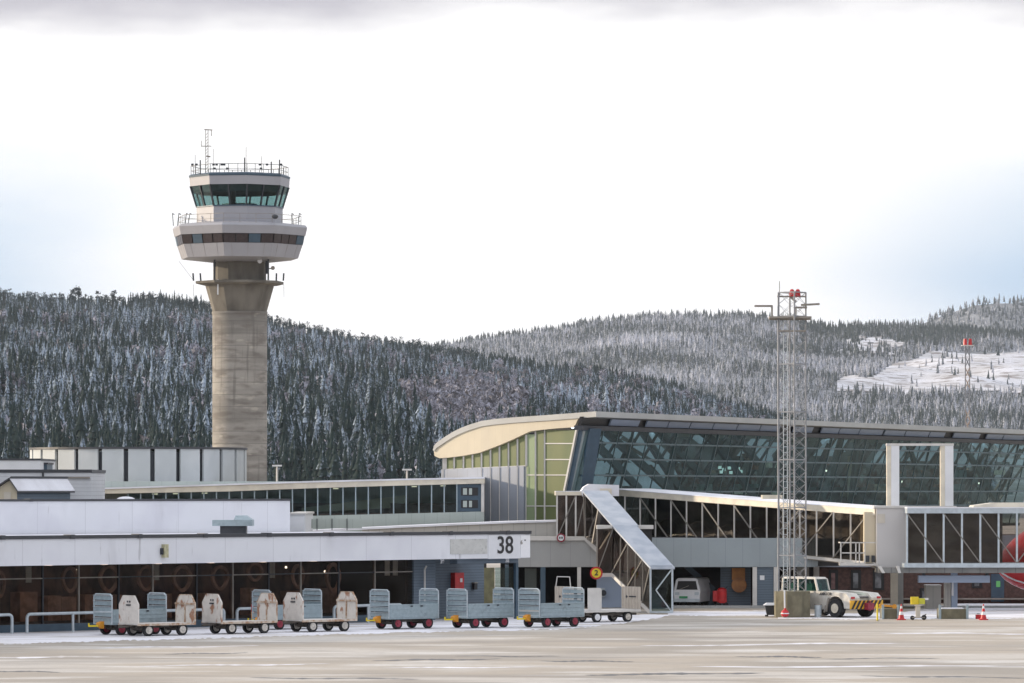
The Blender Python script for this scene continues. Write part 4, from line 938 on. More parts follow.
oct_([(o8(29), Z(262.5, DT)), (o8(60), zd0-.15)], tin, 'soffit')
oct_([(o8(60), zd0-.148), (o8(64.6), zw0-.002)], tin, 'drum_lower_panel')
oct_([(o8(63.6), zw0), (o8(65.5), zw1)], M['blk'], 'drum_window_core')
oct_([(o8(67.6), zw1+.002), (o8(69.4), zr1), (o8(67.5), zr1+.25), (o8(44), zr1+.55)], tin, 'drum_upper_panel')
def ngon_pt(r, k, rot, z, f=0.0, n=8):
    a = rot+2*math.pi*k/n; b = rot+2*math.pi*(k+1)/n
    p = Vector((math.sin(a), -math.cos(a)))*(1-f)+Vector((math.sin(b), -math.cos(b)))*f
    return Vector((TX+p.x*r, DT+p.y*r, z))
for k in range(8):
    for j in range(4):
        fa, fb = j/4+.012, (j+1)/4-.012
        part('drum_window', MB().pane(ngon_pt(o8(64.9), k, ro, zw0+.03, fa), ngon_pt(o8(64.9), k, ro, zw0+.03, fb), ngon_pt(o8(66.7), k, ro, zw1-.03, fb), ngon_pt(o8(66.7), k, ro, zw1-.03, fa)), [M['drumw'], M['drumw'], M['steel_blue'], M['drumw']][(j+k*3) % 4], tw)
    for j in range(3):
        f = (j+.5)/3
        part('panel_joint', MB().bar(ngon_pt(o8(60.15), k, ro, zd0-.1, f), ngon_pt(o8(64.7), k, ro, zw0, f), .018), M['brace'], tw)
rc = R(12)
zc = [Z(221, DT), Z(208.3, DT), Z(187, DT), Z(177.5, DT)]
oct_([(o8(43.5), zr1+.3), (o8(43.5), zc[1]-.002)], tin, 'cab_base', rot=rc)
oct_([(o8(50), zc[2]), (o8(50.6), zc[2]+.9), (o8(49), zc[3]+.06), (o8(30), zc[3]+.2)], tin, 'cab_roof', rot=rc)
oct_([(o8(50.9), zc[3]-.10), (o8(51.2), zc[3]+.1), (o8(49), zc[3]+.25)], M['steel_blue'], 'roof_edge', rot=rc)
oct_([(o8(44.3), zc[1]), (o8(44.3), zc[1]+.12)], M['steel_blue'], 'cab_sill', rot=rc)
oct_([(o8(18), zc[1]+.12), (o8(18), zc[1]+.45)], M['blk'], 'console', rot=rc)
part('central_core', MB().cyl((TX-.8, DT+.5, zc[1]), (TX-.8, DT+.5, zc[2]), .35), M['blk'], tw)
for k in range(8):
    for j in range(2):
        fa, fb = j/2+.015, (j+1)/2-.015
        lo_ = [ngon_pt(o8(43.2), k, rc, zc[1]+.12, f) for f in (fa, fb)]; hi_ = [ngon_pt(o8(49.4), k, rc, zc[2], f) for f in (fa, fb)]
        wv = part('cab_window', MB().pane(lo_[0], lo_[1], hi_[1], hi_[0]), M['glass_cab'], tw)
        md = [lo_[i].lerp(hi_[i], .66) for i in (0, 1)]
        inn = Vector((TX, DT, 0))
        q = [md[0], md[1], hi_[1], hi_[0]]; q = [p+(Vector((TX, DT, p.z))-p)*.012 for p in q]
        part('blind', MB().pane(*q), M['dark_steel'], wv)
    mm = MB()
    for f in (0, .5): mm.bar(ngon_pt(o8(43.5), k, rc, zc[1]+.1, f), ngon_pt(o8(49.8), k, rc, zc[2], f), .16, .16)
    part('cab_mullion', mm, M['dark_steel'], tw)
def railing(rpx, z0, h, rot, nm, nn=3, n=8, mat=M['dark_steel'], w=.05):
    m = MB()
    for k in range(n):
        for f in [i/nn for i in range(nn)]: m.bar(ngon_pt(o8(rpx), k, rot, z0, f), ngon_pt(o8(rpx), k, rot, z0+h, f), w)
        m.bar(ngon_pt(o8(rpx), k, rot, z0+h), ngon_pt(o8(rpx), k+1, rot, z0+h), w); m.bar(ngon_pt(o8(rpx), k, rot, z0+h*.5), ngon_pt(o8(rpx), k+1, rot, z0+h*.5), w*.7)
    return part(nm, m, mat, tw)
railing(49, zc[3]+.1, 1.05, rc, 'roof_railing', 4); railing(63, zr1+.2, 1.05, ro, 'gallery_railing', 3, mat=M['brace'], w=.045)
# antennas and gear
def wx(px, dy=0.0): return X_(px, DT)
am = MB(); y0 = DT-2.6; zt_ = Z(131.5, DT)
for dx in (-.13, .13): am.bar((wx(208.5)+dx, y0, zc[3]), (wx(208.5)+dx, y0, zt_), .06)
for i in range(14): z_ = zc[3]+i*.33; am.bar((wx(208.5)-.13, y0, z_), (wx(208.5)+.13, y0, z_+.3), .035)
am.bar((wx(206), y0, zt_), (wx(214), y0, zt_-.05), .1); am.bar((wx(213), y0, zt_), (wx(213), y0, Z(138, DT)), .07)
am.bar((wx(203), y0, Z(148, DT)), (wx(213), y0, Z(148, DT)), .08); am.bar((wx(203), y0, Z(148.5, DT)), (wx(203), y0, Z(142.5, DT)), .06); am.bar((wx(208), y0, Z(158, DT)), (wx(212), y0, Z(158.5, DT)), .14)
part('antenna_mast', am, M['brace'], tw)
def own(nm, mat, *bars):
    for b_ in bars: part(nm, MB().bar(*b_), mat, tw)
for px_, yt in ((196.5, 156), (214.5, 150), (247.2, 148), (262.5, 157.5)): own('antenna', M['brace'], ((wx(px_), DT-2, zc[3]+.1), (wx(px_), DT-2, Z(yt, DT)), .045))
for px_, yt in ((202.5, 162.5), (281.2, 162), (246.5, 160), (273, 164)): own('antenna', M['dark_steel'], ((wx(px_), DT-3.4, zc[3]+.1), (wx(px_), DT-3.4, Z(yt, DT)), .12))
for px_ in (195, 199, 216, 219, 224, 226.5, 262, 269, 283): part('roof_lamp', MB().box(wx(px_)-.13, wx(px_)+.13, DT-4.0, DT-3.8, zc[3]+1.0, zc[3]+1.2), M['dark_steel'], tw)
for px_ in (217, 229.5, 263): part('roof_lamp', MB().box(wx(px_)-.13, wx(px_)+.13, DT-4.0, DT-3.8, zc[3]+.6, zc[3]+.78), M['dark_steel'], tw)
for px_, dx in ((174.5, -1), (178.5, 1.5), (186, 1.5), (189, 2), (293.5, -1), (299, 1)):
    z_ = zr1+.2; part('gallery_lamp', MB().bar((wx(px_), DT-1.5, z_), (wx(px_+dx), DT-1.5, z_+1.35), .07).bar((wx(px_+dx), DT-1.5, z_+1.3), (wx(px_+dx+2), DT-1.5, z_+1.2), .09), M['dark_steel'], tw)
part('searchlight', MB().sphere((wx(278), DT-6, zr1+.9), .35, 10, 6, .7), M['dark_steel'], tw)
zp = Z(281.4, DT)
for px_, dx in ((194.5, -.5), (201.8, -.6), (277, .2), (284, .5)): own('platform_gear', M['dark_steel'], ((wx(px_), DT-1.5, zp), (wx(px_+dx), DT-1.5, zp+.8), .16))
for px_ in (216.5, 269.8): own('cable_duct', M['dark_steel'], ((wx(px_), DT-3.0, zp), (wx(px_), DT-3.0, Z(255, DT)), .16, .3))
for px_, y_, r__ in ((261.5, 262.5, .26), (274.5, 269.5, .22)):
    part('dish', MB().cyl((wx(px_), DT-3.3, Z(y_, DT)), (wx(px_), DT-3.1, Z(y_, DT)), r__, r__*.6, 12), M['white'] if px_ < 270 else M['brace'], tw)
part('dish_bracket', MB().bar((wx(268), DT-2.6, Z(262, DT)), (wx(268), DT-2.6, Z(275, DT)), .25).bar((wx(268), DT-2.7, Z(270, DT)), (wx(274), DT-3.0, Z(270, DT)), .1), M['dark_steel'], tw)
part('light_strip', MB().bar((wx(220), DT-3.4, Z(281, DT)), (wx(220), DT-3.55, Z(296, DT)), .14), M['white'], tw)
wr = MB()
for a, b in (((180, 262), (194.5, 281)), ((194.5, 285), (194.6, 300)), ((284.5, 285), (284.7, 298))): wr.bar((wx(a[0]), DT-1.5, Z(a[1], DT)), (wx(b[0]), DT-1.5, Z(b[1], DT)), .035)
part('cable', wr, M['brace'], tw)

# ================================================================ street lamps behind the walkway
for px_, yt, nm, lab in ((277, 466.5, 'a', 'double headed white lamp post rising behind the walkway roof beside the tower shaft'), (407, 470.5, 'b', 'double headed white lamp post rising behind the walkway roof near the curved gable')):
    D = 330; s_ = thing('lamp_post', lab, 'lamp post', (X_(px_, D), D, 0), 0, 'double headed lamp posts')
    part('pole', MB().cyl((0,0,0), (0,0,Z(yt, D)), .10, .07), M['frame_w'], s_, world=False)
    for sg in (-1, 1): part('lamp_head', MB().box(min(0,sg*.35)+.0, max(0,sg*.35), -.12, .12, Z(yt, D)+.002, Z(yt, D)+.12), M['white'], s_, world=False)

# ================================================================ apron rails in front of the glass
RB = .9
for i, (a, b, open_l, lab) in enumerate([(-45, 12, 1, 'leftmost pale tubular guard rail cut by the picture edge'), (27, 118, 0, 'pale tubular guard rail running behind the leftmost grey cart'), (131, 224, 0, 'pale tubular guard rail behind the first two white plated carts'), (237, 321, 0, 'pale tubular guard rail behind the second and third white plated carts'), (334, 402, 0, 'rightmost pale tubular guard rail before the blue sided wall')]):
    sa, sb = sx(a, RB), sx(b, RB); r = .07; o = PL(sa, RB, 0)
    m = MB(); pts = [PL(sa, RB, 0), PL(sa, RB, .72), PL(sa+.05, RB, .81), PL(sa+.14, RB, .86), PL(sb-.14, RB, .86), PL(sb-.05, RB, .81), PL(sb, RB, .72), PL(sb, RB, 0)]
    m.tube(pts, r); 
    if sb-sa > 3.2: m.cyl(PL((sa+sb)/2, RB, 0), PL((sa+sb)/2, RB, .86), r*.9)
    ob = single('guard_rail', m, M['galv_l'], lab, 'guard rail', 'tubular guard rails along the glass front', smooth=True)

# ================================================================ baggage carts
TH = math.atan2(U.y, U.x)*.86
def wheel(t, x, y, r, hubm, far=False):
    w_ = part('wheel', MB().cyl((x, y-.07, r), (x, y+.07, r), r, n=20).cyl((x, y-.085, r), (x, y+.085, r), r*.93, n=20, caps=False), M['tyre'], t, world=False)
    part('hub', MB().cyl((x, y-.095, r), (x, y-.07, r), r*.62, n=16).cyl((x, y-.12, r), (x, y-.09, r), r*.2, n=10), hubm, w_, world=False)
def grey_cart():
    t = thing('baggage_cart', 'grey', 'baggage cart')
    Lc, Wc = 3.0, 1.45; r = .27
    for x in (-.92, .92):
        for y in (-.60, .60): wheel(t, x, y, r, M['hub_red'])
    part('axle', MB().cyl((-.92,-.6,r),(-.92,.6,r),.05).cyl((.92,-.6,r),(.92,.6,r),.05).box(-1.2,1.2,-.25,-.17,.33,.44).box(-1.2,1.2,.17,.25,.33,.44).box(-1.05,-.8,-.45,.45,.28,.40).box(.8,1.05,-.45,.45,.28,.40), M['cart_frame'], t, world=False)
    part('deck', MB().box(-Lc/2,Lc/2,-Wc/2,Wc/2,.47,.55), M['galv'], t, world=False)
    sp_ = MB().box(-Lc/2+.06,Lc/2-.06,-Wc/2-.02,-Wc/2+.02,.55,1.16)
    for z in (.58,.76,.95,1.13): sp_.box(-Lc/2+.06,Lc/2-.06,-Wc/2-.05,-Wc/2-.02,z-.02,z+.03)
    part('side_panel', sp_, M['galv'], t, world=False)
    for lx in (-.25, .35): part('latch', MB().box(lx,lx+.13,-Wc/2-.07,-Wc/2-.05,1.04,1.10), M['dark_steel'], t, world=False)
    for sx_ in (-1, 1):
        x = sx_*(Lc/2-.02); fr = MB()
        w = Wc/2-.02
        fr.tube([(x,-w,.5),(x,-w,1.72),(x,-w+.14,1.84),(x,w-.14,1.84),(x,w,1.72),(x,w,.5)], .032, 6)
        rk = part('end_rack', fr, M['galv_l'], t, world=False)
        sl_ = MB()
        for i in range(5): sl_.box(x-.015,x+.015,-w,w,.58+i*.25,.58+i*.25+.17)
        part('slat', sl_, M['galv'], rk, world=False)
        rb = MB()
        for i in range(5): rb.box(x-.06,x+.04,-w,w,.765+i*.25,.79+i*.25)
        part('rib', rb, M['galv_l'], rk, world=False)
    part('drawbar', MB().bar((-1.5,0,.42),(-2.25,0,.42),.09,.07).bar((-2.25,0,.42),(-2.25,0,.55),.05), M['yellow'], t, world=False)
    part('hitch', MB().cyl((-1.66,-.13,.47),(-1.66,.13,.47),.12,n=12).box(-1.62,-1.5,-.12,.12,.30,.62), M['orange'], t, world=False)
    return t
def white_cart():
    t = thing('plated_cart', 'white', 'baggage cart')
    Lc, Wc = 3.15, 1.45; r = .27
    for x in (-.92, .92):
        for y in (-.60, .60): wheel(t, x, y, r, M['hub_white'])
    part('axle', MB().cyl((-.92,-.6,r),(-.92,.6,r),.05).cyl((.92,-.6,r),(.92,.6,r),.05).box(-1.3,1.3,-.25,-.17,.36,.48).box(-1.3,1.3,.17,.25,.36,.48).bar((-1.25,-.5,.5),(-.92,-.1,.27),.06).bar((-1.25,.5,.5),(-.92,.1,.27),.06).box(-1.1,-.75,-.45,.45,.28,.42).box(.75,1.1,-.45,.45,.28,.42), M['cart_frame'], t, world=False)
    part('deck', MB().box(-Lc/2,Lc/2,-Wc/2,Wc/2,.53,.565), M['frame_w'], t, world=False)
    part('deck_edge', MB().box(-Lc/2-.01,Lc/2+.01,-Wc/2-.03,-Wc/2-.001,.47,.57).box(-Lc/2-.01,Lc/2+.01,Wc/2+.001,Wc/2+.03,.47,.57), M['cart_edge'], t, world=False)
    w = Wc/2
    for sx_ in (-1, 1):
        x = sx_*(Lc/2-.03)
        P = [(x,-w,.50),(x,w,.50),(x,w,1.42),(x,w-.30,1.80),(x,-w+.30,1.80),(x,-w,1.42)]
        ep = part('end_plate', MB().prism(P, (.04,0,0)), M['cart_white'], t, world=False)
        rim = MB()
        for a, b in zip(P[1:], P[2:]+P[:1]): rim.bar((a[0]+.02,a[1],a[2]), (b[0]+.02,b[1],b[2]), .07, .035)
        part('rim', rim, M['cart_edge'] if sx_ > 0 else M['cart_white'], ep, world=False)
        if sx_ > 0: part('folded_rib', MB().box(x-.06,x-.002,-w,w,1.36,1.44).box(x-.05,x-.002,-.03,.03,.57,1.36), M['cart_edge'], ep, world=False)
        else: part('handle', MB().box(x-.05,x-.002,-.16,.14,1.36,1.42).box(x-.03,x-.002,-.14,-.06,1.50,1.58).box(x-.03,x-.002,.04,.1,1.50,1.58), M['dark_steel'], ep, world=False)
    part('drawbar', MB().bar((-1.55,0,.42),(-2.1,0,.40),.07).bar((-1.55,-.35,.48),(-2.1,0,.42),.05).bar((-1.55,.35,.48),(-2.1,0,.42),.05), M['cart_frame'], t, world=False)
    return t
gc = grey_cart(); wc = white_cart(); used = {}
def place_cart(proto, px_w, y_w, lab, grp, dx=0.0):
    """px_w, y_w: foot of the front near wheel (x -.92, y -.60)"""
    D = Gy(y_w); p = Vector((X_(px_w, D), D))
    c_, s_ = math.cos(TH+dx), math.sin(TH+dx); off = Vector((-.92*c_+.60*s_, -.92*s_-.60*c_)); q = p-off
    o = proto if proto.name not in used else copy_tree(proto)
    used[proto.name] = 1
    o.location = (q.x, q.y, 0); o.rotation_euler = (0, 0, TH+dx); tag(o, lab, 'baggage cart', grp); return o
GA, GB = 'galvanised grey baggage carts', 'white plated flatbed carts'
place_cart(gc, 121, 635.2, 'leftmost grey slatted baggage cart behind the first white plated cart', GA)
place_cart(gc, 279, 629.8, 'grey slatted baggage cart half hidden behind the second and third white plated carts', GA)
place_cart(gc, 397, 629.3, 'grey slatted baggage cart below the blue sided wall, first of the hitched row', GA)
place_cart(gc, 474.5, 628.3, 'grey slatted baggage cart in front of the red hose cabinet, middle of the hitched row', GA, .05)
place_cart(gc, 546.5, 627.6, 'grey slatted baggage cart at the right end of the hitched row, touching the beige cart', GA, .08)
place_cart(wc, 148, 636.3, 'white plated flatbed cart farthest left, its front plate clean', GB)
place_cart(wc, 231, 634.2, 'white plated flatbed cart in the middle with heavy rust on its far plate', GB)
place_cart(wc, 312, 632.2, 'white plated flatbed cart farthest right, next to the hitched grey row', GB)
# beige boarded cart
bc = thing('boarded_cart', 'flat cart with beige ribbed boards at both ends and a pale deck', 'baggage cart')
boar = pmat('beige_board', (.50,.44,.38), .6, var=.12, scale=4)
r = .26
for x in (-.95, .95):
    for y in (-.6, .6): wheel(bc, x, y, r, M['white'] if x < 0 and y < 0 else M['hub_white'])
part('chassis', MB().box(-1.5,1.6,-.5,.5,.33,.44).cyl((-.95,-.6,r),(-.95,.6,r),.05).cyl((.95,-.6,r),(.95,.6,r),.05), M['cart_frame'], bc, world=False)
part('deck', MB().box(-2.5,1.7,-.74,.74,.50,.62), M['frame_w'], bc, world=False)
def board(x, z0, z1, lab=None):
    b_ = MB().box(x-.02, x+.02, -.74, .74, z0, z1)
    bd = part('end_board', b_, boar, bc, world=False)
    rb = MB()
    for i in range(7): rb.box(x-.05, x-.021, -.72+i*.235, -.68+i*.235, z0, z1)
    part('rib', rb, M['frame_c'], bd, world=False)
    ym = .30
    part('emblem', MB().prism([(x-.06,ym,z1-.42),(x-.06,ym-.09,z1-.50),(x-.06,ym,z1-.58),(x-.06,ym+.09,z1-.50)], (.008,0,0)).box(x-.06,x-.052,-.45,.12,z1-.52,z1-.46), M['dark_steel'], bd, world=False)
board(1.66, .63, 1.72); board(-2.46, .63, 1.78)
part('hoop', MB().tube([(-2.46,-.5,1.75),(-2.46,-.42,2.25),(-2.46,.6,2.25),(-2.46,.72,1.75)], .025, 6), M['frame_w'], bc, world=False)
part('side_plate', MB().prism([(-1.6,-.76,.63),(-.75,-.76,.63),(-.75,-.76,1.60),(-.85,-.76,1.70),(-1.6,-.76,1.70)], (0,.03,0)), M['frame_w'], bc, world=False)
D = Gy(622.5); th2 = R(36); p = Vector((X_(596.5, D), D)); off = Vector((-.95*math.cos(th2)+.6*math.sin(th2), -.95*math.sin(th2)-.6*math.cos(th2)))
q = p-off; bc.location = (q.x, q.y, 0); bc.rotation_euler = (0, 0, th2); bc['group'] = 'carts of other makes'; del bc['group']

# ================================================================ jet bridge
def lerp(a, b, t): return a+(b-a)*t
def glazed(t, TA, TB, BA, BB, n, glassm, framem, diag='alt', post=.09, start=0, dw=.06):
    """glazed truss wall: bays between top line TA-TB and bottom line BA-BB"""
    TA, TB, BA, BB = map(Vector, (TA, TB, BA, BB))
    for i in range(n):
        a, b = i/n, (i+1)/n
        w_ = part('window', MB().pane(BA.lerp(BB, a), BA.lerp(BB, b), TA.lerp(TB, b), TA.lerp(TB, a)), glassm, t)
        f_ = MB().bar(BA.lerp(BB, a), TA.lerp(TB, a), post, post*1.3)
        if i == n-1: f_.bar(BB, TB, post, post*1.3)
        part('post', f_, framem, w_)
    nrm = (BB-BA).cross(TA-BA).normalized(); nrm = nrm if nrm.y > 0 else -nrm
    m = MB(); k = 0
    step_ = 2
    for i in range(0, n, step_):
        a, b = i/n, min(n, i+step_)/n
        lo, hi = (a, b) if (diag == 'up' or (diag == 'alt' and i > n*.55)) else (b, a)
        m.bar(BA.lerp(BB, lo)-nrm*.05, TA.lerp(TB, hi)-nrm*.05, dw)
    part('brace', m, M['jet_brace'], t)
jb = thing('jet_bridge', 'long cream jet bridge with glazed truss sides sloping down from the terminal to the rotunda', 'jet bridge', (X_(740, 250), 250, 0))
DA, DB = 262.0, 243.0
def J(px, py, D, dy=0.0): v = W(px, py, D); v.y += dy; return v
wA, wB = 610.0, 868.0
yT = lambda p: np.interp(p, [610, 750, 872], [488.5, 499.6, 508.5])
dJ = lambda p: DA+(DB-DA)*(p-wA)/(876-wA)
yTb = lambda p: np.interp(p, [610, 750, 872], [495, 506.2, 515.4]); yBt = lambda p: np.interp(p, [610, 654, 820, 876], [535.2, 539.3, 556.6, 562.5])
# roof box
dpt = 3.2
def hull(t, nm, f_top, f_bot, p0, p1, y_off, depth, mat, n=4):
    m = MB(); xs = np.linspace(p0, p1, n+1)
    for a, b in zip(xs, xs[1:]):
        Pa, Pb, Qa, Qb = W(a, f_top(a), dJ(a)), W(b, f_top(b), dJ(b)), W(a, f_bot(a), dJ(a)), W(b, f_bot(b), dJ(b))
        d_ = (Pb-Pa).to_2d().normalized(); nn = Vector((-d_.y, d_.x, 0)); nn = nn if nn.y > 0 else -nn
        f = [v+nn*y_off for v in (Qa, Qb, Pb, Pa)]; g2 = [v+nn*(y_off+depth) for v in (Qa, Qb, Pb, Pa)]
        m.add(f+g2, [(0,1,2,3),(7,6,5,4),(0,4,5,1),(1,5,6,2),(2,6,7,3),(3,7,4,0)])
    return part(nm, m, mat, t)
hull(jb, 'roof', lambda p: yT(p)+.6, yTb, wA, 876, -.1, dpt, M['cream'])
hull(jb, 'roof_snow', yT, lambda p: yT(p)+.55, wA, 876, -.12, dpt, M['snow'])
hull(jb, 'floor_beam', yBt, lambda p: yBt(p)+3.2, wA, 876, -.1, dpt, M['frame_w'])
hull(jb, 'underside', lambda p: yBt(p)+3.3, lambda p: yBt(p)+4.6, wA, 876, .1, dpt-.3, M['brace'])
glazed(jb, W(wA, yTb(wA), dJ(wA)), W(wB, yTb(wB), dJ(wB)), W(wA, yBt(wA), dJ(wA)), W(wB, yBt(wB), dJ(wB)), 16, M['glass_jet'], M['frame_w'])
hull(jb, 'far_side', yTb, yBt, wA+1, 874, dpt-.35, .1, pmat('far_glazing', (.33,.31,.29), .25, var=.4, scale=.5, col2=(.17,.155,.145), stretch=(1,1,2)))
cu = MB()
for k_ in range(7):
    a = 660+k_*30; pts = [W(a+j*2.5, yBt(a+j*2.5)-16-6*math.sin(j/8*math.pi), dJ(a))+Vector((0, 2.0, 0)) for j in range(9)]; cu.tube(pts, .045, 5)
part('handrail', cu, M['brace'], jb)
part('roof_hatch', MB().box(X_(763, 247), X_(783, 247), 247.5, 249, Z(499, 247), Z(495, 247)), M['cream'], jb)
# entry box against the terminal
De = 249.5
en = thing('bridge_entry', 'glazed entry box joining the jet bridge to the terminal hall above the covered stair', 'jet bridge', (X_(580, De), De, 3.8))
part('roof', MB().box(X_(555.5, De), X_(584, De), De-.1, De+6, Z(495.3, De), Z(491.6, De)), M['cream'], en)
part('roof_snow', MB().box(X_(555.6, De), X_(584, De), De-.1, De+6, Z(491.59, De), Z(491, De)), M['snow'], en)
part('junction_roof', MB().prism([(X_(581, De), De-.15, Z(491.5, De)), (X_(584, De), De-.15, Z(487, De)), (X_(589, De), De-.15, Z(484, De)), (X_(619, De), De-.15, Z(485, De)), (X_(619, De), De-.15, Z(496, De)), (X_(583, De), De-.15, Z(497, De))], (0, 5.5, 0)), M['snow'], en)
part('junction_wall', MB().box(X_(600, De), X_(611.5, De), De-.22, De-.16, Z(497, De), Z(488.5, De)), M['cream'], en)
part('floor', MB().box(X_(556, De), X_(600, De), De, De+6, Z(540.3, De), Z(538.2, De)), M['frame_w'], en)
part('back_wall', MB().box(X_(557, De), X_(612, De), De+3.5, De+3.6, Z(538, De), Z(495, De)), M['brown_room'], en)
glazed(en, W(557, 495.4, De), W(585, 495.4, De), W(557, 538.1, De), W(585, 538.1, De), 3, M['glass_jet'], M['frame_w'], diag='up')
en2 = MB().pane(W(585.2, 538.1, De), W(597, 548, De), W(597, 510, De), W(585.2, 495.5, De)); part('window', en2, M['glass_jet'], en)
part('sloping_sill', MB().bar(W(585, 538.6, De-.05), W(597.5, 551.5, De-.05), .16, .2), M['frame_w'], en)
# ---- covered stair
D0, D1 = 237.0, 241.6; DU = 248.5
cs = thing('covered_stair', 'steep covered outdoor stair with grey sheet roof, glazed truss side and visible steps', 'staircase', (X_(655, D0), D0, 0))
wv_ = Vector((1.16, .30, 0))       # across the flight
fT, mT, uT = W(650.5, 568.5, D0), W(613.5, 527.5, D1), W(583.5, 492.5, DU)
def slab(a, b, wv, th, mat, nm, lift=0.0, t=cs):
    u_ = Vector((0, 0, th)); l_ = Vector((0, 0, lift)); a = Vector(a)+l_; b = Vector(b)+l_
    return part(nm, MB().add([a, b, b+wv, a+wv, a+u_, b+u_, b+wv+u_, a+wv+u_], [(0,3,2,1),(4,5,6,7),(0,1,5,4),(1,2,6,5),(2,3,7,6),(3,0,4,7)]), mat, t)
rsh = pmat('stair_roof_sheet', (.33,.37,.43), .5, metal=.1, var=.12, scale=1.2, col2=(.43,.46,.51))
slab(fT+(fT-mT)*.02-wv_*.04, mT-wv_*.04, wv_*1.12, .10, rsh, 'roof'); slab(mT-wv_*.04, uT-wv_*.04, wv_*1.2, .10, rsh, 'roof', .005)
slab(W(597, 529, D1), W(613.3, 529, D1), Vector((0,1.9,0)), .20, M['frame_w'], 'landing_roof')
slab(W(632, 529, D1+1), W(653.5, 529, D1+1), Vector((0,1.6,0)), .20, M['frame_w'], 'landing_roof')
part('landing_wall', MB().box(X_(634, D1+1.2), X_(652, D1+1.2), D1+1.2, D1+2.5, Z(545, D1), Z(529.3, D1)), M['dark_room'], cs)
fB, mB, lB, lT = W(650.5, 612.5, D0), W(612.5, 575, D1), W(597, 575, D1), W(597, 529.3, D1)
# bottom rail and side
rl_ = MB().bar(fB, mB, .12, .2).bar(mB, lB, .12, .2); part('stringer', rl_, M['frame_w'], cs)
def side(TA, TB, BA, BB, n, **k): glazed(cs, TA, TB, BA, BB, n, M['glass_jet'], M['brace'], post=.07, dw=.055, **k)
side(mT, fT, mB+Vector((0,0,.1)), fB+Vector((0,0,.1)), 5, diag='up')
side(lT, mT, lB+Vector((0,0,.1)), mB+Vector((0,0,.1)), 1, diag='up')
side(uT+Vector((0,0,0)), mT, W(585, 538, DU), W(600, 549, D1+1), 2, diag='up')
# steps
sm = MB(); ns = 15
for i in range(ns):
    q = fB.lerp(mB, (i+.5)/ns); q = q+wv_*.08; sm.box(q.x-.16, q.x+wv_.x*.95, q.y+.05, q.y+.45, q.z+.12, q.z+.17)
    sm.box(q.x-.16, q.x+wv_.x*.95, q.y+.42, q.y+.45, q.z+.12, q.z+.30)
part('step', sm, M['lattice'], cs)
part('landing_floor', MB().box(lB.x, mB.x+1.2, D1+.05, D1+1.9, lB.z, lB.z+.08), M['lattice'], cs)
part('far_side', MB().prism([fB+wv_, mB+wv_, mT+wv_, fT+wv_], (0, .05, 0)), M['glass_jet'], cs)
part('back_wall', MB().box(lB.x, mB.x+1.4, D1+1.95, D1+2.0, lB.z, lT.z-.02), M['brown_room'], cs)
# foot frame
ff = MB(); a = fB; b = fB+wv_; ta = Vector((a.x, a.y, fT.z)); tb = Vector((b.x, b.y, fT.z)); a = Vector((a.x, a.y, .02)); b = Vector((b.x, b.y, .02))
for p_, q_ in ((a, ta), (b, tb), (a+Vector((0,0,.05)), b+Vector((0,0,.05)))): ff.bar(p_, q_, .10)
ff.bar(tb, a.lerp(b, .25)+Vector((0,0,1.2)), .06); ff.bar(a.lerp(b, .25)+Vector((0,0,1.2)), b, .06)
part('foot_frame', ff, M['galv_l'], cs); slab(ta, tb, Vector((0,.25,0)), .16, rsh, 'canopy', .003)
part('glass_panel', MB().pane(a+Vector((.07,.03,.1)), b+Vector((-.07,.03,.1)), tb+Vector((-.07,.03,-.05)), ta+Vector((.07,.03,-.05))), M['glass_walk'], cs)
# ---- rotunda, second tunnel, columns
Dn = 243.0
rt_ = thing('bridge_rotunda', 'plain white rotunda box carrying the jet bridge tunnels on a tall pale column', 'jet bridge', (X_(892, Dn), Dn, 0))
part('wall', MB().box(X_(876, Dn), X_(906.5, Dn), Dn-.3, Dn+3, Z(568.5, Dn), Z(508, Dn)), pmat('rotunda_white', (.60,.58,.57), .5, var=.05, scale=.6), rt_)
part('hatch', MB().box(X_(877, Dn), X_(884.5, Dn), Dn-.33, Dn-.301, Z(523, Dn), Z(514, Dn)), M['frame_c'], rt_)
part('side_door', MB().box(X_(864.5, Dn), X_(875.8, Dn), Dn+.1, Dn+3, Z(563, Dn), Z(512, Dn)), M['beige'], rt_)
part('roof', MB().box(X_(873.5, Dn), X_(908, Dn), Dn-.4, Dn+3.1, Z(507.9, Dn), Z(505.8, Dn)), M['frame_w'], rt_)
part('column', MB().box(X_(891, 247), X_(898, 247), 247, 247.5, 0, Z(566, 247)), M['cream'], rt_)
part('column', MB().box(X_(898.1, 247), X_(903.5, 247), 247.1, 247.6, 0, Z(566, 247)), M['grey_panel'], rt_)
part('footing', MB().box(X_(882, 246.5), X_(914, 246.5), 246.5, 249, 0, Z(607, 246.5)), M['concrete'], rt_)
bl = MB(); zf = Z(563, Dn); zt_ = Z(542.5, Dn)
for a in (840, 855, 858.5, 864): bl.bar((X_(a, Dn), Dn-.6, zf), (X_(a, Dn), Dn-.6, zt_), .06)
for z_ in (zf, zt_, (zf+zt_)/2): bl.bar((X_(840, Dn), Dn-.6, z_), (X_(864 if z_ != zt_ else 876, Dn), Dn-.6, z_), .06)
bl.bar((X_(840, Dn), Dn-.6, zf), (X_(840, Dn), Dn+.8, zf), .06); bl.bar((X_(840, Dn), Dn-.6, zt_), (X_(840, Dn), Dn+.8, zt_), .06)
part('balcony_rail', bl, M['frame_w'], rt_)
part('balcony_floor', MB().box(X_(839, Dn), X_(877, Dn), Dn-.7, Dn+.3, zf-.13, zf-.04), M['frame_w'], rt_)
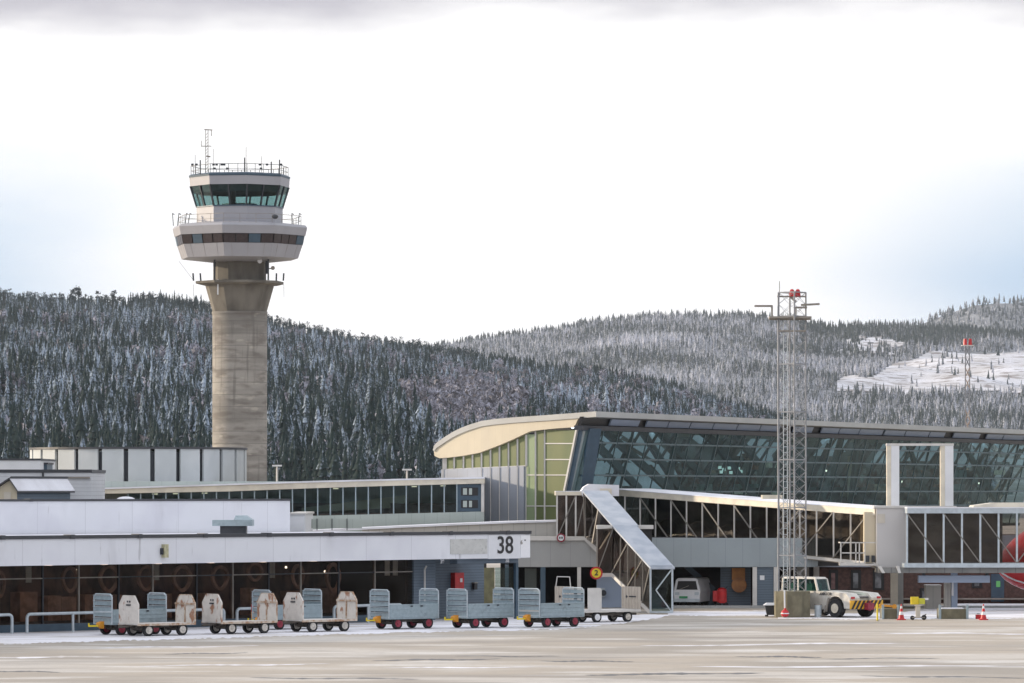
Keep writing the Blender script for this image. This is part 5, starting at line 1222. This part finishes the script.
for a, b in ((864.5, 869.5), (871.5, 875)): part('vent', MB().box(X_(a, Dn), X_(b, Dn), Dn-.0, Dn+.09, Z(562, Dn), Z(555.5, Dn)), M['dark_steel'], rt_)
D2 = 241.0
t2 = thing('bridge_tunnel', 'second jet bridge tunnel with dark glazed truss sides at the right edge', 'jet bridge', (X_(970, D2), D2, 2))
xe = 1100
part('roof', MB().box(X_(907, D2), X_(xe, D2), D2-.1, D2+3.0, Z(513.3, D2), Z(508.3, D2)), M['galv_l'], t2)
part('roof_snow', MB().box(X_(907, D2), X_(xe, D2), D2-.12, D2+3.0, Z(508.28, D2), Z(507.2, D2)), M['snow'], t2)
part('roof_box', MB().prism([(X_(974, D2), D2+.6, Z(508, D2)), (X_(975, D2), D2+.6, Z(505.5, D2)), (X_(995, D2), D2+.6, Z(502.8, D2)), (X_(xe, D2), D2+.6, Z(502.5, D2)), (X_(xe, D2), D2+.6, Z(508, D2))], (0, 2.2, 0)), M['cream'], t2)
part('floor_beam', MB().box(X_(904, D2), X_(xe, D2), D2-.12, D2+3.0, Z(567.5, D2), Z(563.2, D2)), M['galv_l'], t2)
ub = MB().box(X_(879, D2), X_(xe, D2), D2+.1, D2+2.8, Z(573, D2), Z(567.6, D2))
part('underside', ub, stripes(pmat('underside_grey', (.22,.22,.21), .7, var=.2, scale=1), (1,0,0), .95, .06, (.12,.12,.12), .8), t2)
part('bracket', MB().prism([(X_(877.5, D2), D2-.15, Z(566, D2)), (X_(881, D2), D2-.15, Z(566, D2)), (X_(885, D2), D2-.15, Z(573, D2)), (X_(882, D2), D2-.15, Z(573, D2))], (0, .2, 0)).prism([(X_(896, D2), D2-.15, Z(566, D2)), (X_(899, D2), D2-.15, Z(566, D2)), (X_(901, D2), D2-.15, Z(573, D2)), (X_(898, D2), D2-.15, Z(573, D2))], (0, .2, 0)), M['frame_w'], t2)
glazed(t2, W(907, 513.4, D2), W(907+18.3*10, 513.4, D2), W(907, 563.1, D2), W(907+18.3*10, 563.1, D2), 10, M['glass_jet'], M['galv_l'], post=.10)
part('far_side', MB().box(X_(908, D2), X_(1008, D2), D2+2.7, D2+2.8, Z(563, D2), Z(513.4, D2)), bpy.data.materials['far_glazing'], t2)
part('service_beam', MB().box(X_(917, 243), X_(988, 243), 242.0, 242.6, Z(582.3, 243), Z(575.2, 243)), M['blue_panel'], t2)
part('hanger', MB().box(X_(921, 243), X_(924, 243), 242.1, 242.4, Z(575.2, 243), Z(572, 243)).box(X_(984, 243), X_(987, 243), 242.1, 242.4, Z(575.2, 243), Z(572, 243)), M['dark_steel'], t2)
part('leg', MB().box(X_(951.5, 244), X_(957.5, 244), 244, 244.4, 0, Z(573, 244)), M['blue_panel'], t2)
part('leg', MB().box(X_(944.5, 244), X_(951, 244), 244.05, 244.45, 0, Z(583, 244)), M['grey_beige'], t2)
part('ladder_pole', MB().bar((X_(952.7, 243.6), 243.6, Z(596, 243)), (X_(952.7, 243.6), 243.6, Z(583, 243)), .1), M['white'], t2)
# portal frame
Dp = 246.0
pf = thing('portal_frame', 'tall white portal frame standing over the rotunda in front of the glass hall', 'frame', (X_(920, Dp), Dp, 3))
for a, b in ((887, 891.2), (940.7, 945)): part('column_side', MB().box(X_(a, Dp), X_(b, Dp)-.004, Dp+.02, Dp+.5, Z(506, Dp), Z(445.8, Dp)), M['cream'], pf)
for a, b in ((891.2, 899.3), (945, 953.4)): part('column', MB().box(X_(a, Dp), X_(b, Dp), Dp, Dp+.48, Z(506, Dp), Z(445.8, Dp)), M['white'], pf)
part('crossbeam', MB().box(X_(886.6, Dp), X_(953.8, Dp), Dp-.02, Dp+.55, Z(445.7, Dp), Z(443.4, Dp)), M['frame_w'], pf)
part('sill_beam', MB().box(X_(878, Dp), X_(956, Dp), Dp-.3, Dp+.6, Z(508.5, Dp), Z(506.1, Dp)), M['frame_w'], pf)
# things below the tunnel
def lowblock(x0, x1, y0, y1, D, nm, lab, dp=1.2):
    t = thing(nm, lab, 'concrete block', (X_((x0+x1)/2, D), D, 0)); h = Z(y0, D)
    part('block', MB().box(X_(x0, D), X_(x1, D), D, D+dp, 0, h), M['concrete'], t)
    for p in (x0+.8, x1-.8): part('edge_post', MB().box(X_(p, D)-.06, X_(p, D)+.06, D-.12, D-.01, 0, h+.22), M['galv'], t)
    return t
Dq = Gy(619)
lowblock(882, 899, 609, 619, Dq, 'ballast_block', 'low mossy concrete block left of the first traffic cone')
lowblock(939, 968, 609, 619, Dq, 'ballast_block', 'wide low concrete block with metal posts right of the yellow hydrant')
part('snow_cap', MB().box(X_(942, Dq), X_(964, Dq), Dq+.1, Dq+1.0, Z(608.98, Dq), Z(608.2, Dq)), M['snow'], bpy.data.objects['ballast_block.001'])
sbk = thing('snow_covered_bench', 'long low platform edge covered with snow at the right edge', 'platform', (X_(1000, 243), 243, 0))
part('base', MB().box(X_(969, 243), X_(1100, 243), 243, 246, 0, Z(611, 243)), M['dark_steel'], sbk)
part('snow_cap', MB().box(X_(968.8, 243), X_(1100, 243), 242.95, 246, Z(610.98, 243), Z(609.6, 243)), M['snow'], sbk)
cab_ = thing('service_cabinet', 'beige metal service cabinet standing under the bridge tunnel', 'cabinet', (X_(935, 246), 246, 0))
part('body', MB().box(X_(926, 246), X_(941, 246), 246, 247, 0, Z(586, 246)), M['grey_beige'], cab_)
part('lid', MB().box(X_(925.5, 246), X_(941.5, 246), 245.95, 247.05, Z(586, 246)+.002, Z(584.8, 246)), M['frame_w'], cab_)
# traffic cones
def cone():
    t = thing('traffic_cone', 'c', 'traffic cone'); h = .80
    part('base', MB().box(-.22,.22,-.22,.22,0,.05).cyl((0,0,.05),(0,0,.07),.19,.17,16), M['red'], t, world=False)
    prof = [(0.07,.155),(.26,.115),(.42,.085),(.58,.06),(.70,.042),(h,.025)]
    for i, (a, b) in enumerate(zip(prof, prof[1:])): part('band', MB().cyl((0,0,a[0]),(0,0,b[0]),a[1],b[1],18), M['white'] if i % 2 else M['red'], t, world=False)
    return t
cn = cone(); D = Gy(620); cn.location = (X_(901.3, D), D, 0); tag(cn, 'red and white traffic cone left of the yellow hydrant', 'traffic cone', 'traffic cones')
c2 = copy_tree(cn); c2.location = (X_(983.5, D), D, 0); tag(c2, 'red and white traffic cone beside the small red box on the right', 'traffic cone', 'traffic cones')
rbx = thing('red_case', 'small dark red case on the ground beside the right traffic cone', 'case', (X_(978, Dq), Dq, 0))
part('body', MB().box(X_(976, Dq), X_(981, Dq), Dq, Dq+.3, 0, .22), M['red'], rbx); part('handle', MB().bar((X_(977, Dq), Dq+.1, .26), (X_(980, Dq), Dq+.1, .26), .03), M['blk'], rbx)
# yellow bollard
D = Gy(621); yb = thing('bollard', 'thin bright yellow bollard post behind the end of the tow tractor', 'bollard', (X_(877.3, D), D, 0))
part('post', MB().cyl((0,0,.03),(0,0,.86),.045,n=10), M['yellow'], yb, world=False); part('base', MB().cyl((0,0,0),(0,0,.03),.10,n=12), M['brace'], yb, world=False)
# yellow power unit on a stand
D = Gy(620); hy = thing('power_pedestal', 'yellow connector boxes on a small wheeled pedestal under the jet bridge', 'pedestal', (X_(918, D), D, 0))
part('stand', MB().box(-.11,.11,-.1,.1,.12,.70).box(-.16,.16,-.14,.14,.70,.76), M['frame_c'], hy, world=False)
part('box', MB().box(-.36,.02,-.15,.15,.78,1.16).box(-.30,-.05,-.18,-.151,.86,1.10), M['yellow'], hy, world=False)
part('box', MB().box(.04,.34,-.12,.2,.80,1.08), pmat('yellow_green', (.55,.55,.05), .5), hy, world=False)
part('lamp', MB().box(.30,.52,-.1,.05,1.0,1.1), M['white'], hy, world=False)
part('wheel', MB().cyl((-.28,-.05,.11),(-.28,.05,.11),.11).cyl((.30,-.05,.13),(.30,.05,.13),.13), M['tyre'], hy, world=False)
part('frame', MB().box(-.32,.34,-.06,.06,.10,.15).bar((.2,0,.15),(.42,0,.30),.05), M['brace'], hy, world=False)

# ================================================================ lattice mast on its block
Dm = Gy(617.5); mx_ = X_(793, Dm)
ms = thing('lattice_mast', 'tall galvanised square lattice mast with red lamps on top, rising from a concrete block', 'mast', (mx_, Dm+.7, 0), R(-39))
h_ = .5; zM0, zM1 = Z(591.5, Dm), Z(292.5, Dm+.7)
part('plinth', MB().ring((0, 0), [(.95, 0), (.95, zM0)], 8, R(20)), M['concrete'], ms, world=False)
lg = [(-h_, -h_), (h_, -h_), (h_, h_), (-h_, h_)]
for i, (a, b) in enumerate(lg): part('leg', MB().cyl((a, b, zM0), (a, b, zM1), .042 if i else .055, n=8), M['lattice'], ms, world=False)
nz_ = 25; hz = (zM1-zM0)/nz_
for i in range(nz_):
    br = MB(); z0, z1 = zM0+i*hz, zM0+(i+1)*hz
    for (a, b) in zip(lg, lg[1:]+lg[:1]):
        br.bar((a[0], a[1], z0), (b[0], b[1], z1), .014); br.bar((b[0], b[1], z0), (a[0], a[1], z1), .014)
        if i % 4 == 2 or i == nz_-1: br.bar((a[0], a[1], z1), (b[0], b[1], z1), .06)
    part('brace', br, M['lattice'], ms, world=False)
ld = MB()
for y_ in (-.17, .17): ld.bar((-h_+.08, y_, zM0), (-h_+.08, y_, zM1-1), .03)
z_ = zM0+.2
while z_ < zM1-1: ld.bar((-h_+.08, -.17, z_), (-h_+.08, .17, z_), .025); z_ += .3
part('ladder', ld, M['galv_l'], ms, world=False)
ch_, sh_ = math.cos(R(39)), math.sin(R(39))
dk_ = M['brace']
def MW(px, py, dy=0.0): return W(px, py, Dm+.7+dy)
top_ = MB().bar(MW(769, 317.5), MW(811, 317.5), .9, .10).bar(MW(769, 318.5), MW(811, 318.5), .10, .16).bar(MW(779, 331), MW(805, 331), .8, .07)
part('platform', top_, dk_, ms)
part('lamp_arm', MB().bar(MW(754.5, 306), MW(772.5, 306), .22, .10).bar(MW(772, 306), MW(772, 318), .09), dk_, ms)
part('lamp_arm', MB().bar(MW(795, 307.5), MW(807, 307.5), .25, .09).bar(MW(801, 305), MW(819.5, 304), .22, .10).bar(MW(796, 308), MW(796, 318), .06), dk_, ms)
part('head_beam', MB().bar(MW(777, 296.5), MW(806, 296.5), .08).bar(MW(791, 297), MW(796, 302), .12), dk_, ms)
part('rod', MB().bar(MW(779.5, 296), MW(779.5, 281), .035), dk_, ms)
for p in (792, 797.8): part('warning_lamp', MB().cyl(MW(p, 296.4), MW(p, 291.6), .15, .12, 12).sphere(MW(p, 291.3), .12, 10, 6), M['red'], ms, smooth=False)
part('cable_pipe', MB().tube([W(784.5, 590, Dm-.35), W(784.8, 611, Dm-.35)], .04), M['white'], ms)
fe = thing('fire_extinguisher', 'round red fire extinguisher standing in front of the mast block', 'fire extinguisher', (X_(785, Dm-.55), Dm-.55, 0))
part('bottle', MB().sphere((0,0,.22), .21, 14, 8, 1.0).cyl((0,0,.40),(0,0,.5),.07,.05), M['red'], fe, world=False, smooth=True)
part('base', MB().cyl((0,0,0),(0,0,.05),.15), M['brace'], fe, world=False); part('band', MB().cyl((0,0,.20),(0,0,.25),.216,n=16,caps=False), M['white'], fe, world=False)
# grit bin
D = Gy(616.5); gbn = thing('grit_bin', 'dark grey grit bin with a snowy lid beside the mast block', 'bin', (X_(772, D), D, 0))
def frustum(x0, x1, y0, y1, z0, X0, X1, Y0, Y1, z1): return MB().add([(x0,y0,z0),(x1,y0,z0),(x1,y1,z0),(x0,y1,z0),(X0,Y0,z1),(X1,Y0,z1),(X1,Y1,z1),(X0,Y1,z1)], [(0,3,2,1),(4,5,6,7),(0,1,5,4),(1,2,6,5),(2,3,7,6),(3,0,4,7)])
part('body', frustum(-.26,.34,-.2,.3,.08,-.38,.36,-.3,.4,.58), M['dark_steel'], gbn, world=False)
part('lid', frustum(-.44,.39,-.34,.44,.582,-.28,.36,-.2,.34,.70), M['white'], gbn, world=False)
part('skid', MB().box(-.35,-.2,-.15,.3,0,.079).box(.15,.32,-.15,.3,0,.079), M['blk'], gbn, world=False)
bt = thing('plastic_barrel', 'pale plastic barrel just right of the mast block', 'barrel', (X_(818, Dm+.5), Dm+.5, 0))
part('body', MB().cyl((0,0,0),(0,0,.62),.17,.19,14), M['galv_l'], bt, world=False); part('lid', MB().cyl((0,0,.622),(0,0,.67),.2,n=14), M['brace'], bt, world=False)

# ================================================================ far mast
Df = 620; fm = thing('far_mast', 'thin distant red and white lattice mast with red lamps in front of the felled slope', 'mast', (X_(967.5, Df), Df, 0))
zt_ = Z(346, Df)
for dx in (-.35, .35):
    for dy in (-.35, .35): part('leg', MB().bar((dx, dy, 0), (dx*.8, dy*.8, zt_), .09), M['lattice'], fm, world=False)
nseg = 18
for i in range(nseg):
    z0, z1 = zt_*i/nseg, zt_*(i+1)/nseg; br = MB()
    for sg in (-1, 1): br.bar((-.33, sg*.33, z0), (.33, sg*.33, z1), .06); br.bar((.33, sg*.33, z0), (-.33, sg*.33, z1), .06)
    part('brace', br, M['cart_edge'] if (i//2) % 2 else M['lattice'], fm, world=False)
part('platform', MB().box(-.8,.8,-.6,.6,zt_,zt_+.12).box(-.9,.9,-.5,.5,zt_*.56,zt_*.56+.12), M['frame_w'], fm, world=False)
for dx in (-.33, .38): part('warning_lamp', MB().cyl((dx,0,zt_+.13),(dx,0,zt_+1.0),.28,.2,10), M['red'], fm, world=False)

# ================================================================ tow tractor
D = Gy(617.5); al = R(-48)
tt = thing('tow_tractor', 'white aircraft tow tractor with a low cab and yellow and black striped end', 'tractor')
body = pmat('tractor_white', (.62,.60,.55), .4, var=.10, scale=2, col2=(.5,.47,.42))
Lt, Wt, rw = 5.4, 2.35, .47
bd = MB()
# side silhouette extruded across: wheel arch cut at the near end
arch = [(1.45+.62*math.cos(t), .47+.62*math.sin(t)) for t in [math.pi*k/8 for k in range(9)]]
sil = [(2.45,.42),(2.45,1.0),(2.25,1.22),(1.0,1.32),(-2.7,1.30),(-2.7,.38),(.6,.38)]
sil_full = [(2.07,.47)]+[(2.45,.47),(2.45,1.02),(2.2,1.24),(.9,1.33),(-2.7,1.31),(-2.7,.40),(.83,.40)]+[(x, z) for x, z in arch[::-1]]
w2 = Wt/2
for y0, y1 in ((-w2, -w2+.75), (w2-.75, w2)):
    bd.prism([(x, y0, z) for x, z in sil_full], (0, y1-y0, 0))
bd.box(-2.69, 2.2, -w2+.751, w2-.751, .42, 1.12)
part('body', bd, body, tt, world=False)
part('hood_stripe', MB().prism([(2.28,-.40,1.0),(2.28,.40,1.0),(.9,.40,1.2),(.9,-.40,1.2)], (0,0,.06)).box(-1.2,.9,-.42,.42,1.121,1.2), pmat('charcoal_hood', (.09,.09,.10), .5), tt, world=False)
hz_ = pmat('hazard_yellow', (.70,.38,.03), .5)
bump = part('bumper', MB().box(2.451,2.56,-w2,w2,.44,.88), hz_, tt, world=False)
hs_ = MB()
for i in range(-1, 9):
    y = -w2+i*.30; lo, hi = max(y, -w2), max(min(y+.15, w2), -w2); 
    a = [(2.565, min(max(y, -w2), w2), .44), (2.565, min(max(y+.15, -w2), w2), .44), (2.565, min(max(y+.45, -w2), w2), .88), (2.565, min(max(y+.30, -w2), w2), .88)]
    if y+.3 < w2-.05 and y >= -w2-.01: hs_.prism(a, (.012, 0, 0))
part('stripe', hs_, M['blk'], bump, world=False)
part('coupling', MB().box(2.58,2.85,-.22,.22,.40,.75).cyl((2.75,0,.35),(2.75,0,.85),.06), M['hub_red'], tt, world=False)
for y in (-w2+.22, w2-.22): part('tail_lamp', MB().box(2.452,2.5,y-.12,y+.12,.97,1.07), M['red'], tt, world=False)
for x in (1.45, -1.55):
    for sg in (-1, 1):
        y = sg*(w2-.12)
        wh = part('wheel', MB().cyl((x, y-.16, rw), (x, y+.16, rw), rw, n=26), M['tyre'], tt, world=False)
        part('hub', MB().cyl((x, y+sg*.161, rw), (x, y+sg*.19, rw), rw*.52, n=18).cyl((x, y+sg*.19, rw), (x, y+sg*.23, rw), rw*.2, n=10), M['cream'], wh, world=False)
part('arch_trim', MB().bar((.83,-w2-.02,.3),(1.02,-w2-.02,1.0),.10).bar((.70,-w2-.02,.25),(.80,-w2-.02,.6),.08), M['brace'], tt, world=False)
# cab
cz0, cz1 = 1.34, 1.93
cbx0, cbx1, cby = -2.6, -.15, .45
_n0 = len(bpy.data.objects); _before = set(o.name for o in bpy.data.objects)
part('cab_roof', frustum(cbx0,cbx1,-cby,cby,cz1,cbx0+.1,cbx1-.12,-cby+.08,cby-.08,cz1+.10), body, tt, world=False)
cp = MB()
for x, x2 in ((cbx0+.05, cbx0+.1), (-1.4, -1.4), (cbx1+.12, cbx1-.06)):
    for y in (-cby+.03, cby-.03): cp.bar((x, y, cz0), (x2, y, cz1), .09)
part('cab_pillar', cp, body, tt, world=False)
for x0, x1 in ((cbx0+.1, -1.45), (-1.35, cbx1)):
    for y in (-cby+.02, cby-.02): part('cab_window', MB().pane((x0,y,cz0),(x1+.03,y,cz0),(x1-.05,y,cz1),(x0,y,cz1),.02), M['glass_cab'], tt, world=False)
part('windscreen', MB().pane((cbx1+.12,-cby+.05,cz0),(cbx1+.12,cby-.05,cz0),(cbx1-.06,cby-.05,cz1),(cbx1-.06,-cby+.05,cz1),.02), M['glass_cab'], tt, world=False)
part('seat', MB().box(-.9,-.5,-.35,.35,1.31,1.70).box(-2.2,-1.8,-.35,.35,1.31,1.7), pmat('green_seat', (.03,.12,.08), .6), tt, world=False)
for o in bpy.data.objects:
    if o.name not in _before: o.location.y = -.52
text('lettering', 'AVIATOR', M['dark_steel'], tt, (.78, -w2-.03, 1.19), (1,0,0), .20, world=False, bold=.004)
part('mirror', MB().box(-1.6,-1.5,-w2-.08,-w2-.005,1.05,1.12).box(-1.65,-1.5,-w2-.05,-w2-.005,.72,.84), M['blk'], tt, world=False)
ca, sa = math.cos(al), math.sin(al); wl = Vector((1.45*ca+(w2-.12)*sa, 1.45*sa-(w2-.12)*ca)); p = Vector((X_(837, D), D))
q = p-wl; tt.location = (q.x, q.y, 0); tt.rotation_euler = (0, 0, al)
tb_ = thing('tow_bar', 'orange tow bar resting on the block behind the tractor', 'tow bar', (X_(890, Dq), Dq, .6))
part('bar', MB().bar(W(879, 605, Dq+.6), W(894, 606.5, Dq+.6), .10), M['orange'], tb_); part('eye', MB().cyl(W(894.5, 606.5, Dq+.5), W(894.5, 606.5, Dq+.7), .12), M['orange'], tb_)

# ================================================================ van in the bay
Dv = Db+1.2; vn = thing('van', 'small white van parked in the dark bay beneath the jet bridge', 'van', (X_(687, Dv), Dv, 0), R(-14))
vw = pmat('van_white', (.72,.73,.75), .35, var=.05)
pr = [(-.72,.30),(.70,.30),(.74,.9),(.60,1.52),(.50,1.62),(-.50,1.62),(-.62,1.52),(-.74,.9)]
part('body', MB().prism([(x, 0, z) for x, z in pr], (0, 3.2, 0)), vw, vn, world=False)
part('windscreen', MB().prism([(-.60,-.012,.98),(.60,-.012,.98),(.50,-.012,1.46),(-.50,-.012,1.46)], (0,.01,0)), M['blk'], vn, world=False)
part('bumper', MB().box(-.73,.73,-.08,0,.30,.48), M['galv_l'], vn, world=False)
part('number_plate', MB().box(-.42,.05,-.10,-.081,.50,.62), pmat('green_plate', (.05,.30,.12), .5), vn, world=False)
for x in (-.55, .55):
    part('wheel', MB().cyl((x-.08,.5,.28),(x+.08,.5,.28),.28), M['tyre'], vn, world=False); part('wheel', MB().cyl((x-.08,2.6,.28),(x+.08,2.6,.28),.28), M['tyre'], vn, world=False)
    part('headlight', MB().box(x-.12,x+.12,-.012,-.002,.68,.84), M['galv_l'], vn, world=False)
part('wiper', MB().bar((-.4,-.02,1.0),(.1,-.02,1.2),.02), M['brace'], vn, world=False)
# red hydrant cart
rh = thing('hydrant_cart', 'rounded red foam extinguisher cart standing in the bay right of the van', 'fire extinguisher', (X_(722, Db+1.0), Db+1.0, 0))
part('tank', MB().cyl((0,0,.25),(0,0,.95),.27,n=16).sphere((0,0,.95),.27,16,8,.6), M['red'], rh, world=False, smooth=True)
part('cover', MB().box(-.5,-.1,-.1,.25,.35,.92), M['red'], rh, world=False); part('wheel', MB().cyl((-.2,-.2,.15),(-.2,-.12,.15),.15).cyl((.2,-.2,.15),(.2,-.12,.15),.15), M['tyre'], rh, world=False)
part('handle', MB().bar((.1,-.1,1.0),(.3,-.1,1.15),.04), M['blk'], rh, world=False)

# ================================================================ signs
Ds_ = 246.5
s2 = thing('round_sign', 'round yellow sign with a red rim and the digit 2 beside the covered stair', 'sign', (X_(596.5, Ds_), Ds_, 0))
c_ = W(596.3, 573, D1-.8)
part('rim', MB().cyl(c_+Vector((0,.0,0)), c_+Vector((0,.03,0)), .34, n=28), M['red'], s2)
part('face', MB().cyl(c_+Vector((0,-.02,0)), c_+Vector((0,-.002,0)), .25, n=28), M['yellow'], s2)
text('digit', '2', M['blk'], s2, c_+Vector((0,-.03,0)), (1,0,0), .40, bold=.01)
part('bracket', MB().bar(c_+Vector((0,.05,0)), c_+Vector((.3,.6,0)), .06), M['brace'], s2)
s3 = thing('round_sign', 'small round white sign with a red rim under the bridge entry box', 'sign', (X_(561, 247.8), 247.8, 3.6))
c_ = W(561, 537.8, 247.8)
part('rim', MB().cyl(c_, c_+Vector((0,.04,0)), .24, n=24), M['hub_red'], s3); part('face', MB().cyl(c_+Vector((0,-.02,0)), c_+Vector((0,-.002,0)), .165, n=24), M['white'], s3)
part('mark', MB().box(c_.x-.1,c_.x-.03,c_.y-.03,c_.y-.021,c_.z-.05,c_.z+.06).box(c_.x+.02,c_.x+.09,c_.y-.03,c_.y-.021,c_.z-.05,c_.z+.06), M['blk'], s3)
bp = thing('marker_post', 'yellow and red striped marker post behind the second white plated cart', 'post', PL(sx(252, .2), .2, 0))
q = PL(sx(252.5, .2), .2, 0)
for i, mt_ in enumerate([M['yellow'], M['orange'], M['red']]): part('band', MB().cyl(q+Vector((0,0,.35*i+.02)), q+Vector((0,0,.35*i+.37)), .07, n=10), mt_, bp)
part('base', MB().cyl(q, q+Vector((0,0,.02)), .15), M['blk'], bp)
wb = thing('meter_box', 'grey wall box with a round dial beside the covered stair', 'box', (X_(603, 247.5), 248, .8))
part('casing', MB().box(X_(600, 248.8), X_(605, 248.8), 248.7, 248.98, Z(597, 248.8), Z(588, 248.8)), M['galv_l'], wb)
part('dial', MB().cyl((X_(603.5, 248.6), 248.6, Z(593, 248.6)), (X_(603.5, 248.6), 248.69, Z(593, 248.6)), .17), M['dark_steel'], wb)
# ================================================================ airliner nose at the right edge
Da = 246.8; ap = thing('airliner', 'red airliner nose with a white cheat line glimpsed through and below the bridge tunnel', 'airliner', (X_(1060, Da), Da, 2.5), R(10))
ro_, Lh = 2.05, 12.0
def nose_r(t): return ro_*min(1, (1-(1-min(1, t/3.6))**2))**.62
prof = [(0.0001, 0)]; vs = []; fs = []; na = 28; ts = [0,.08,.25,.5,.9,1.4,2.0,2.8,3.6,6,12]
for k, t_ in enumerate(ts):
    r_k = max(.02, nose_r(t_)); zc_ = -.45*(1-min(1, t_/3.2))**1.5
    for i in range(na): a = 2*math.pi*i/na; vs.append((t_, r_k*math.cos(a), zc_+r_k*math.sin(a)))
for k in range(len(ts)-1):
    for i in range(na): fs.append((k*na+i, k*na+(i+1) % na, (k+1)*na+(i+1) % na, (k+1)*na+i))
fs += [tuple(range(na-1, -1, -1)), tuple(range((len(ts)-1)*na, len(ts)*na))]
zc0 = Z(560, Da); x0_ = X_(1006, Da)-X_(1060, Da)
sh2 = Vector((x0_, 2.2, zc0-2.5+.10))
part('fuselage', MB().add([Vector(v)+sh2 for v in vs], fs), pmat('airliner_red', (.50,.015,.02), .25, var=.1), ap, world=False, smooth=True)
ln = MB(); pts = []
for t_ in ts[1:]:
    r_k = nose_r(t_)*1.004; zc_ = -.45*(1-min(1, t_/3.2))**1.5; a = R(-128); pts.append(Vector((t_, r_k*math.cos(a), zc_+r_k*math.sin(a)))+sh2)
ln.tube(pts, .05, 6); part('cheat_line', ln, M['white'], ap, world=False)
wn = MB()
for k in range(2): wn.prism([Vector((1.5+k*.75, -1.35-k*.2, .62))+sh2, Vector((2.1+k*.75, -1.62-k*.15, .62))+sh2, Vector((2.2+k*.6, -1.3-k*.15, 1.15))+sh2, Vector((1.9+k*.6, -1.1-k*.15, 1.1))+sh2], (0,.12,0))
part('cockpit_window', wn, M['blk'], ap, world=False)
